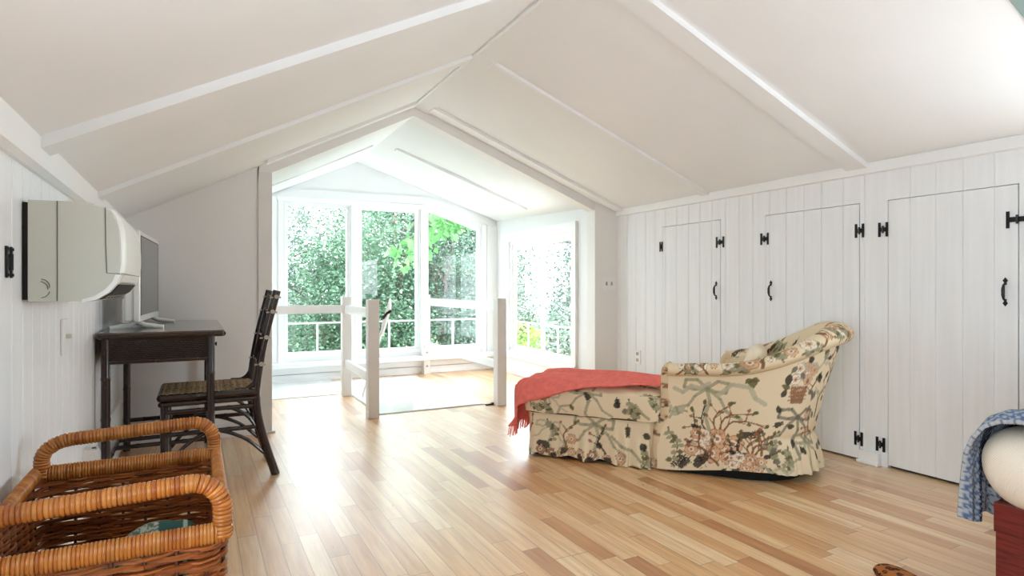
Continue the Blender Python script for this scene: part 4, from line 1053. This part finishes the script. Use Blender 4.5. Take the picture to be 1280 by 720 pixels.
# small cushion inside the armchair, just peeping over the arm
def puff(cx, cy, cz, a, b, c, n=26, tilt=0, pw=.55):
    m = MB()
    def fn(u, v):
        A = 2 * PI * u; B = -PI / 2 + PI * v; cu, su = math.cos(A), math.sin(A); e = .5
        X = abs(cu) ** e * (1 if cu > 0 else -1) * math.cos(B) ** .6 if v not in (0, 1) else 0; Z = abs(su) ** e * (1 if su > 0 else -1) * math.cos(B) ** .6 if v not in (0, 1) else 0
        Y = math.sin(B); x, y, z = a * X, b * Y, c * Z
        ct, st = math.cos(tilt), math.sin(tilt); y, z = y * ct - z * st, y * st + z * ct
        return (cx + x, cy + y, cz + z)
    return m.grid(fn, 64, n, True), fn
t = thing('throw_pillow', 'pale floral pillow inside the armchair, peeping over its near arm', 'pillow', (*placed(1.36, .36), .49), ANG)
m = MB()
def pil(u, v):
    A = 2 * PI * u; B = PI * v; cu, su = math.cos(A), math.sin(A)
    Y = abs(cu) ** .45 * (1 if cu > 0 else -1) * math.sin(B) ** .6; Z = abs(su) ** .45 * (1 if su > 0 else -1) * math.sin(B) ** .6
    p_ = Vector((math.cos(B) * .06, Y * .17, Z * .115)); p_.rotate(Matrix.Rotation(.35, 3, 'Y')); return (p_.x, p_.y, p_.z + .125)
m.grid(pil, 70, 30, True); o = m.build('pillow_cover', 'chintz', t, smooth=2, local=True)
p = Paint([(v.co.x + v.co.y, v.co.z) for v in o.data.vertices], PALE); scatter(p, -.2, .2, 0, .3, 14, 44); set_paint(o, p.c)

# green checked cloth bundle in the basket
t = thing('cloth_bundle', 'dark green checked cloth bundle tucked inside the wicker basket', 'cloth', (-.17, 1.60, .036))
m = MB()
def gcu(u, v):
    A = 2 * PI * u; B = PI * v; cu, su = math.cos(A), math.sin(A); sb = math.sin(B) ** .36
    x = -.17 + .185 * -math.cos(B); f = (x + .355) / .37
    zt = .40 + .185 * max(0, f); zc = (zt + .036) / 2; hz = (zt - .036) / 2
    Y = abs(cu) ** .7 * (1 if cu > 0 else -1) * sb; Z = abs(su) ** .8 * (1 if su > 0 else -1) * sb
    return (x + .17, .075 * Y + .012 * Y * math.sin(x * 40), zc + hz * Z + .004 * math.sin(x * 60 + Y * 5) - .036)
m.grid(gcu, 120, 160, True); o = m.build('cloth', 'greencloth', t, smooth=2, local=True)
V = np.array([v.co[:] for v in o.data.vertices]); U = V[:, 0]; Wv = V[:, 2] + V[:, 1]
cols = np.tile(np.array((.028, .075, .062)), (len(V), 1))
cols[U < .095] = (.07, .10, .075); chk = ((np.floor(U / .007) + np.floor(Wv / .007)) % 2 == 0) & (U < .095); cols[chk] = (.34, .35, .28); cols[np.abs(U - .148) < .004] = (.26, .36, .31)
set_paint(o, cols)

# ---------------------------------------------------------------- bed corner, throw and slipper
t = thing('bed', 'red brown wooden bed with cream ribbed cover at the lower right corner', 'bed', (2.9, 0, 0))
bx, by = 2.272, .972
box((bx, -1.6, .285), (bx + .03, by, .382), .004).build('side_rail', 'redwood', t); box((bx + .03, by - .03, .285), (3.58, by, .382), .004).build('foot_rail', 'redwood', t)
for x, y in ((bx, by), (3.51, by), (bx, -1.53), (3.51, -1.53)): box((x + .004, y - .085, 0), (x + .08, y - .004, .286), .004).build('leg', 'redwood', t)
box((bx + .03, -1.55, .31), (3.56, by - .03, .345)).build('slats', 'darkwood', t)
m = MB(); nA, nB = 420, 60
MR, MQ = rrect(bx - .012, 3.58, -1.55, by - .012, .09, nA)
mc = np.array([2.92, -.3])
def mat_fn(u, v):
    i = int(round(u * nA)) % nA; x, y = MR[i]; q = MQ[i]; d = np.array([x, y]) - mc
    if v < .6:
        f = v / .6; a = -PI * .42 + f * (PI * .42 + PI / 2); o_ = .108 * math.cos(a) - .038 + (.028 * smooth(.2, .6, f) if False else 0); z = .50 + (.122 if a > 0 else .128) * math.sin(a); k = o_
        fold = .012 * math.sin(q * 16 + 4 * f) * (1 - f) + .014 * math.exp(-((q - (MQ[-1] - .12 - .12 * f)) / .03) ** 2)
        k += fold
        if f < .02: z = .384
    else:
        f = (v - .6) / .4; k = -.03 - f * .5; z = .622 + .012 * math.sin(min(1, f * 2) * PI / 2)
    n_ = d / np.linalg.norm(d)
    cx0, cx1, cy0, cy1 = bx + .08, 3.49, -1.46, by - .10   # normal of the rounded rectangle
    e = np.array([x - min(max(x, cx0), cx1), y - min(max(y, cy0), cy1)]); l = np.linalg.norm(e); n_ = e / l if l > 1e-6 else n_
    return (x + n_[0] * k, y + n_[1] * k, z)
m.grid(mat_fn, nA, nB, True)
o = m.build('mattress', 'mattress', t, smooth=2)
cols = np.tile(np.array(lin((226, 216, 200))), (len(o.data.vertices), 1)); set_paint(o, cols)
nt = M_['mattress'].node_tree; bsdf = nt.nodes['Principled BSDF']; wv = N(nt, 'ShaderNodeTexWave', bands_direction='DIAGONAL'); wv.inputs['Scale'].default_value = 60; wv.inputs['Distortion'].default_value = 1
tcn = N(nt, 'ShaderNodeTexCoord'); nt.links.new(tcn.outputs['Object'], wv.inputs['Vector']); bpn = N(nt, 'ShaderNodeBump'); bpn.inputs['Strength'].default_value = .28; bpn.inputs['Distance'].default_value = .003
nt.links.new(wv.outputs['Fac'], bpn.inputs['Height']); nt.links.new(bpn.outputs[0], bsdf.inputs['Normal'])
t = thing('bed_throw', 'blue grey woven throw hanging over the foot of the bed', 'blanket', (2.8, .9, 0))
prof = [(.60, .652), (.70, .662), (.80, .672), (.88, .676), (.93, .668), (.97, .645), (1.0, .60), (1.02, .54), (1.03, .46), (1.036, .38), (1.04, .30)]
pd = np.array(prof); dd = np.r_[0, np.cumsum(np.linalg.norm(np.diff(pd, axis=0), axis=1))]
def bt(u, v):
    x = 2.215 + u * 1.30; q = v * dd[-1]; y = np.interp(q, dd, pd[:, 0]); z = np.interp(q, dd, pd[:, 1]); hang = smooth(.5, 1, v)
    y += hang * (.018 * math.sin(x * 52) + .010 * math.sin(x * 117 + 1)); z += hang * .012 * math.sin(x * 40 + 2)
    lf = math.exp(-(u / .02) ** 2); z -= lf * .02 * (1 - hang); x += .03 * hang * (1 - u)
    if u < .12 and .25 < v < .8: z -= .008 * math.sin((u / .12) * PI) * 0
    return (x, float(y), float(z) + .004 * math.sin(x * 31))
m = MB(); nu, nv = 300, 130; m.grid(bt, nu, nv); o = m.build('cloth', 'throw', t, smooth=2, fixn=False)
md = o.modifiers.new('thick', 'SOLIDIFY'); md.thickness = .012; md.offset = 1
ii, jj = np.meshgrid(np.arange(nu), np.arange(nv), indexing='ij'); ii = ii.ravel(); jj = jj.ravel()
blu, wht, drk = np.array(lin((86, 104, 136))), np.array(lin((158, 166, 176))), np.array(lin((30, 32, 40)))
cols = np.tile(blu, (nu * nv, 1)); r_ = np.random.RandomState(2).rand(nu * nv)
pat = ((ii // 2 + jj // 2) % 3 == 0) | (r_ > .8); cols[pat] = wht; band = (ii // 14) % 3
cols[(band == 1) & ((ii + jj) % 4 < 3)] = drk; cols[(band == 2) & (r_ > .35)] = wht; cols[(band == 2) & (r_ < .15)] = drk; cols[(ii < 2) & (jj % 3 > 0)] = lin((176, 178, 180))
set_paint(o, cols)
t = thing('slipper', 'brown and black animal print slipper at the bottom edge beside the bed', 'slipper', (2.215, 1.195, 0), -.25)
def slp(u, v):
    A = 2 * PI * u; L_ = .135; B = PI * v; y = -L_ * math.cos(B); wd = .046 * math.sin(B) ** .5 * (1 + .15 * math.sin(y * 10)); zz = .048 * math.sin(B) ** .4
    c, n_ = math.cos(A), math.sin(A); return (wd * c, y, max(.010, .010 + zz * (.55 + .55 * n_) if n_ > -.6 else .010))
m = MB(); m.grid(slp, 60, 60, True); o = m.build('upper', 'leopard', t, smooth=2, local=True)
V = np.array([v.co[:] for v in o.data.vertices]); cols = np.tile(np.array(lin((160, 98, 52))), (len(V), 1)); r_ = np.random.RandomState(9)
for _ in range(150):
    c = V[r_.randint(len(V))]; d = np.linalg.norm(V - c, axis=1); q = r_.uniform(.006, .011); cols[d < q] = lin((34, 20, 14)); cols[d < q * .42] = lin((142, 80, 38))
set_paint(o, cols)
m = MB(); RS = [(.048 * math.sin(2 * PI * i / 40), -.135 * math.cos(2 * PI * i / 40)) for i in range(40)]
m.prism(RS, lambda u, v, w_: (u, v, w_), 0, .011); m.build('sole', 'darkwood', t, local=True)
m = MB(); rr = random.Random(8)
for i in range(60):
    a = PI * (.55 + .9 * i / 60); p = Vector((.046 * math.sin(a), -.132 * math.cos(a), .014)); m.tube([p, p + Vector((rr.uniform(-.008, .008), rr.uniform(0, .008), rr.uniform(.006, .02)))], [.0035, .002], 5)
m.build('tufts', 'stake', t, local=True)

# ---------------------------------------------------------------- outdoors
struct(box((-40, 9, -3.1), (60, 90, -3.0)).build('ground', 'grass'))
def foliage(name, mat, clumps, per, leaf, seed, parent, flat=.5):
    r = np.random.RandomState(seed); C = np.concatenate([np.repeat(np.array([c[:3]]), int(per * c[3] ** 2), 0) for c in clumps]); R = np.concatenate([np.full(int(per * c[3] ** 2), c[3]) for c in clumps])
    n_ = len(C); d = r.normal(size=(n_, 3)); d /= np.linalg.norm(d, axis=1)[:, None]; rad = R * r.uniform(.45, 1.05, n_); P = C + d * rad[:, None] * np.array([1, 1, .75])
    a = r.normal(size=(n_, 3)); a[:, 2] *= flat; a[:, 2] -= .25; a /= np.linalg.norm(a, axis=1)[:, None]; b = np.cross(a, r.normal(size=(n_, 3)) * np.array([.6, .6, 1.2])); b /= np.linalg.norm(b, axis=1)[:, None] + 1e-9
    s_ = leaf * r.uniform(.6, 1.35, n_)[:, None]; nrm = np.cross(a, b) * s_ * .12
    V = np.stack([P, P + a * s_ * .45 + b * s_ * .28 + nrm, P + a * s_, P + a * s_ * .45 - b * s_ * .28 + nrm], 1).reshape(-1, 3)
    V = V - np.array(parent.location)
    me = bpy.data.meshes.new(name); me.vertices.add(4 * n_); me.vertices.foreach_set('co', V.ravel()); me.loops.add(4 * n_); me.loops.foreach_set('vertex_index', np.arange(4 * n_)); me.polygons.add(n_)
    me.polygons.foreach_set('loop_start', np.arange(n_) * 4); me.update(calc_edges=True); me.validate(); me.materials.append(M_[mat])
    o = bpy.data.objects.new(name, me); COL.objects.link(o); o.parent = parent; return o
def tree(name, label, x, y, zc, rx, rz, mat, seed, leaf=.085, n_cl=70, per=480, z0=-3, cat='tree', group=None, cr=(.5, .95)):
    t = thing(name, label, cat, (x, y, z0), 0, group); r = random.Random(seed); cl = []
    for i in range(n_cl):
        while True:
            p = [r.uniform(-1, 1) for _ in range(3)]; q = math.sqrt(sum(v * v for v in p))
            if .35 < q < 1: break
        cl.append((x + p[0] * rx, y + p[1] * rx * .8, zc + p[2] * rz, r.uniform(*cr)))
    m = MB(); m.tube(curve([(x, y, z0), (x + .08, y, z0 + 1.2), (x - .05, y + .1, (z0 + zc) / 2), (x, y, zc + rz * .5)], 5), [.16 - .13 * i / 15 for i in range(16)], 8)
    m.build('trunk', 'bark', t, smooth=True)
    m = MB()
    for c in cl[:18]:
        zb = zc - rz * .5 + r.uniform(0, rz * .8); zb = min(zb, c[2]); m.tube(curve([(x, y, zb), ((x + c[0]) / 2, (y + c[1]) / 2, (zb + c[2]) / 2 + .2), c[:3]], 4), [.045 - .004 * i for i in range(9)], 5)
    m.build('branches', 'bark', t); foliage('leaves', mat, cl, per, leaf, seed, t); return t
def at(px, wd): u = (px - 640) / 745; th = math.radians(YAW); s_, c = math.sin(th), math.cos(th); return (wd * (s_ + u * c), wd * (c - u * s_))
x, y = at(395, 14.5); tree('garden_tree', 'pale blue green tree filling the left end window', x + .1, y, 1.3, 1.9, 2.2, 'leafa', 1)
x, y = at(440, 12.5); tree('garden_tree', 'mid green tree behind the post between left and middle end windows', x, y, .2, 1.3, 1.8, 'leafb', 2)
x, y = at(495, 13.8); tree('garden_tree', 'tall dense green tree seen through the middle end window', x, y, 1.8, 1.9, 2.6, 'leafb', 3, n_cl=60)
x, y = at(575, 14.5); tree('garden_tree', 'grey green tree seen through the right end window', x - .35, y, .9, 1.5, 2.4, 'leafa', 4, n_cl=60)
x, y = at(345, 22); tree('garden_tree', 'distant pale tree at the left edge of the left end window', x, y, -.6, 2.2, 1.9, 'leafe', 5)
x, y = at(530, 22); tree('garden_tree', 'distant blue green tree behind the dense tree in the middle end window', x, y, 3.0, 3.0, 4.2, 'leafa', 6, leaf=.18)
x, y = at(652, 17); tree('garden_tree', 'grey green conifer shaped tree at the far side of the side window', x - .75, y, .9, .75, 2.1, 'leafa', 7, n_cl=50, cr=(.35, .6))
x, y = at(738, 15); tree('garden_tree', 'grey green tree at the near edge of the side window', x, y, 1.3, 1.0, 2.2, 'leafa', 8)
x, y = at(690, 14); tree('garden_shrub', 'silvery green bush low in the near sash of the side window', x, y, -.7, 1.1, 1.0, 'leafe', 9, cat='shrub', leaf=.11, n_cl=30)
x, y = at(655, 12); tree('garden_shrub', 'lime green bush in the far sash of the side window', x - .1, y, .12, .38, .22, 'leafd', 10, cat='shrub', leaf=.10, n_cl=16, cr=(.22, .4))
x, y = at(660, 13.5); tree('garden_shrub', 'bright green bush below the lime bush in the side window', x, y, -.75, .8, .35, 'leafd', 12, cat='shrub', leaf=.10, n_cl=22, cr=(.3, .5))
x, y = at(665, 19); tree('garden_shrub', 'mid green bush in front of the distant house in the side window', x, y, -.2, 1.2, .7, 'leafb', 13, cat='shrub', n_cl=30)
# leafy branch hanging close to the glass
t = thing('garden_tree', 'bright green large leaved tree whose branch hangs outside the right end window', 'tree', (*at(627, 9.3), -3))
tx_, ty_ = at(627, 9.3); MB().tube(curve([(tx_, ty_, -3), (tx_ + .05, ty_, 0), (tx_, ty_, 1.8), (*at(612, 9.2), 2.75)], 6), [.10 - .0036 * i for i in range(19)], 8).build('trunk', 'bark', t, smooth=True)
r = random.Random(5); cl = []
P = []
for q in range(9):
    px = 612 - 12.5 * q; xx, yy = at(px, 9.2 + .08 * q); zz = 2.75 - .055 * q - (.02 * q * q * .4); P.append((xx, yy, zz)); cl.append((xx, yy, zz - .12 - .14 * math.sin(q * 1.3) ** 2, .22 + .08 * (q % 3)))
for q in range(5):
    px = 550 + 10 * q; xx, yy = at(px, 9.1); cl.append((xx, yy, 1.98 + .07 * (q % 2) + .05 * q, .2))
MB().tube(curve(P, 4), [.03 - .0007 * i for i in range(33)], 6).build('branch', 'bark', t); foliage('leaves', 'leafc', cl, 420, .17, 15, t, flat=1.6)
# neighbour's house far off
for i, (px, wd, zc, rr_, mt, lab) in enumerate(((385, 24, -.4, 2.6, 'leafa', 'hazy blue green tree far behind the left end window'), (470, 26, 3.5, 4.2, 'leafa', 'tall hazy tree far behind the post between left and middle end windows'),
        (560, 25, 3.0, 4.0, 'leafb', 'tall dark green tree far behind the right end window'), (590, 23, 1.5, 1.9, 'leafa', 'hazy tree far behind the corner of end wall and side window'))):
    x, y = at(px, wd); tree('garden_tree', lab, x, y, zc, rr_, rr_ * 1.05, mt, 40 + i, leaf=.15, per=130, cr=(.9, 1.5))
tree('garden_tree', 'unseen wide tree far left of the house, added to darken the side pane reflections', -3.4, 17, 1.2, 3.4, 3.4, 'leafa', 60, leaf=.15, per=130, cr=(.9, 1.5))  # added so the side panes mirror leaves instead of bright sky
t = thing('distant_house', 'pale house with grey roof far beyond the side window', 'house', (*at(695, 46), -3))
hx, hy = at(695, 46)
box((hx - 4, hy - 3, -3), (hx + 4, hy + 3, .9)).build('wall', 'siding', t)
MB().prism([(-3.5, .8), (3.5, .8), (0, 2.9)], lambda u, v, w_: (hx + w_, hy + u, v), -4.5, 4.5).build('roof', 'roof', t)
for dx in (-2, .5, 2.4): box((hx + dx - .5, hy - 3.05, -1.2), (hx + dx + .5, hy - 2.98, .2)).build('window', 'screen', t)
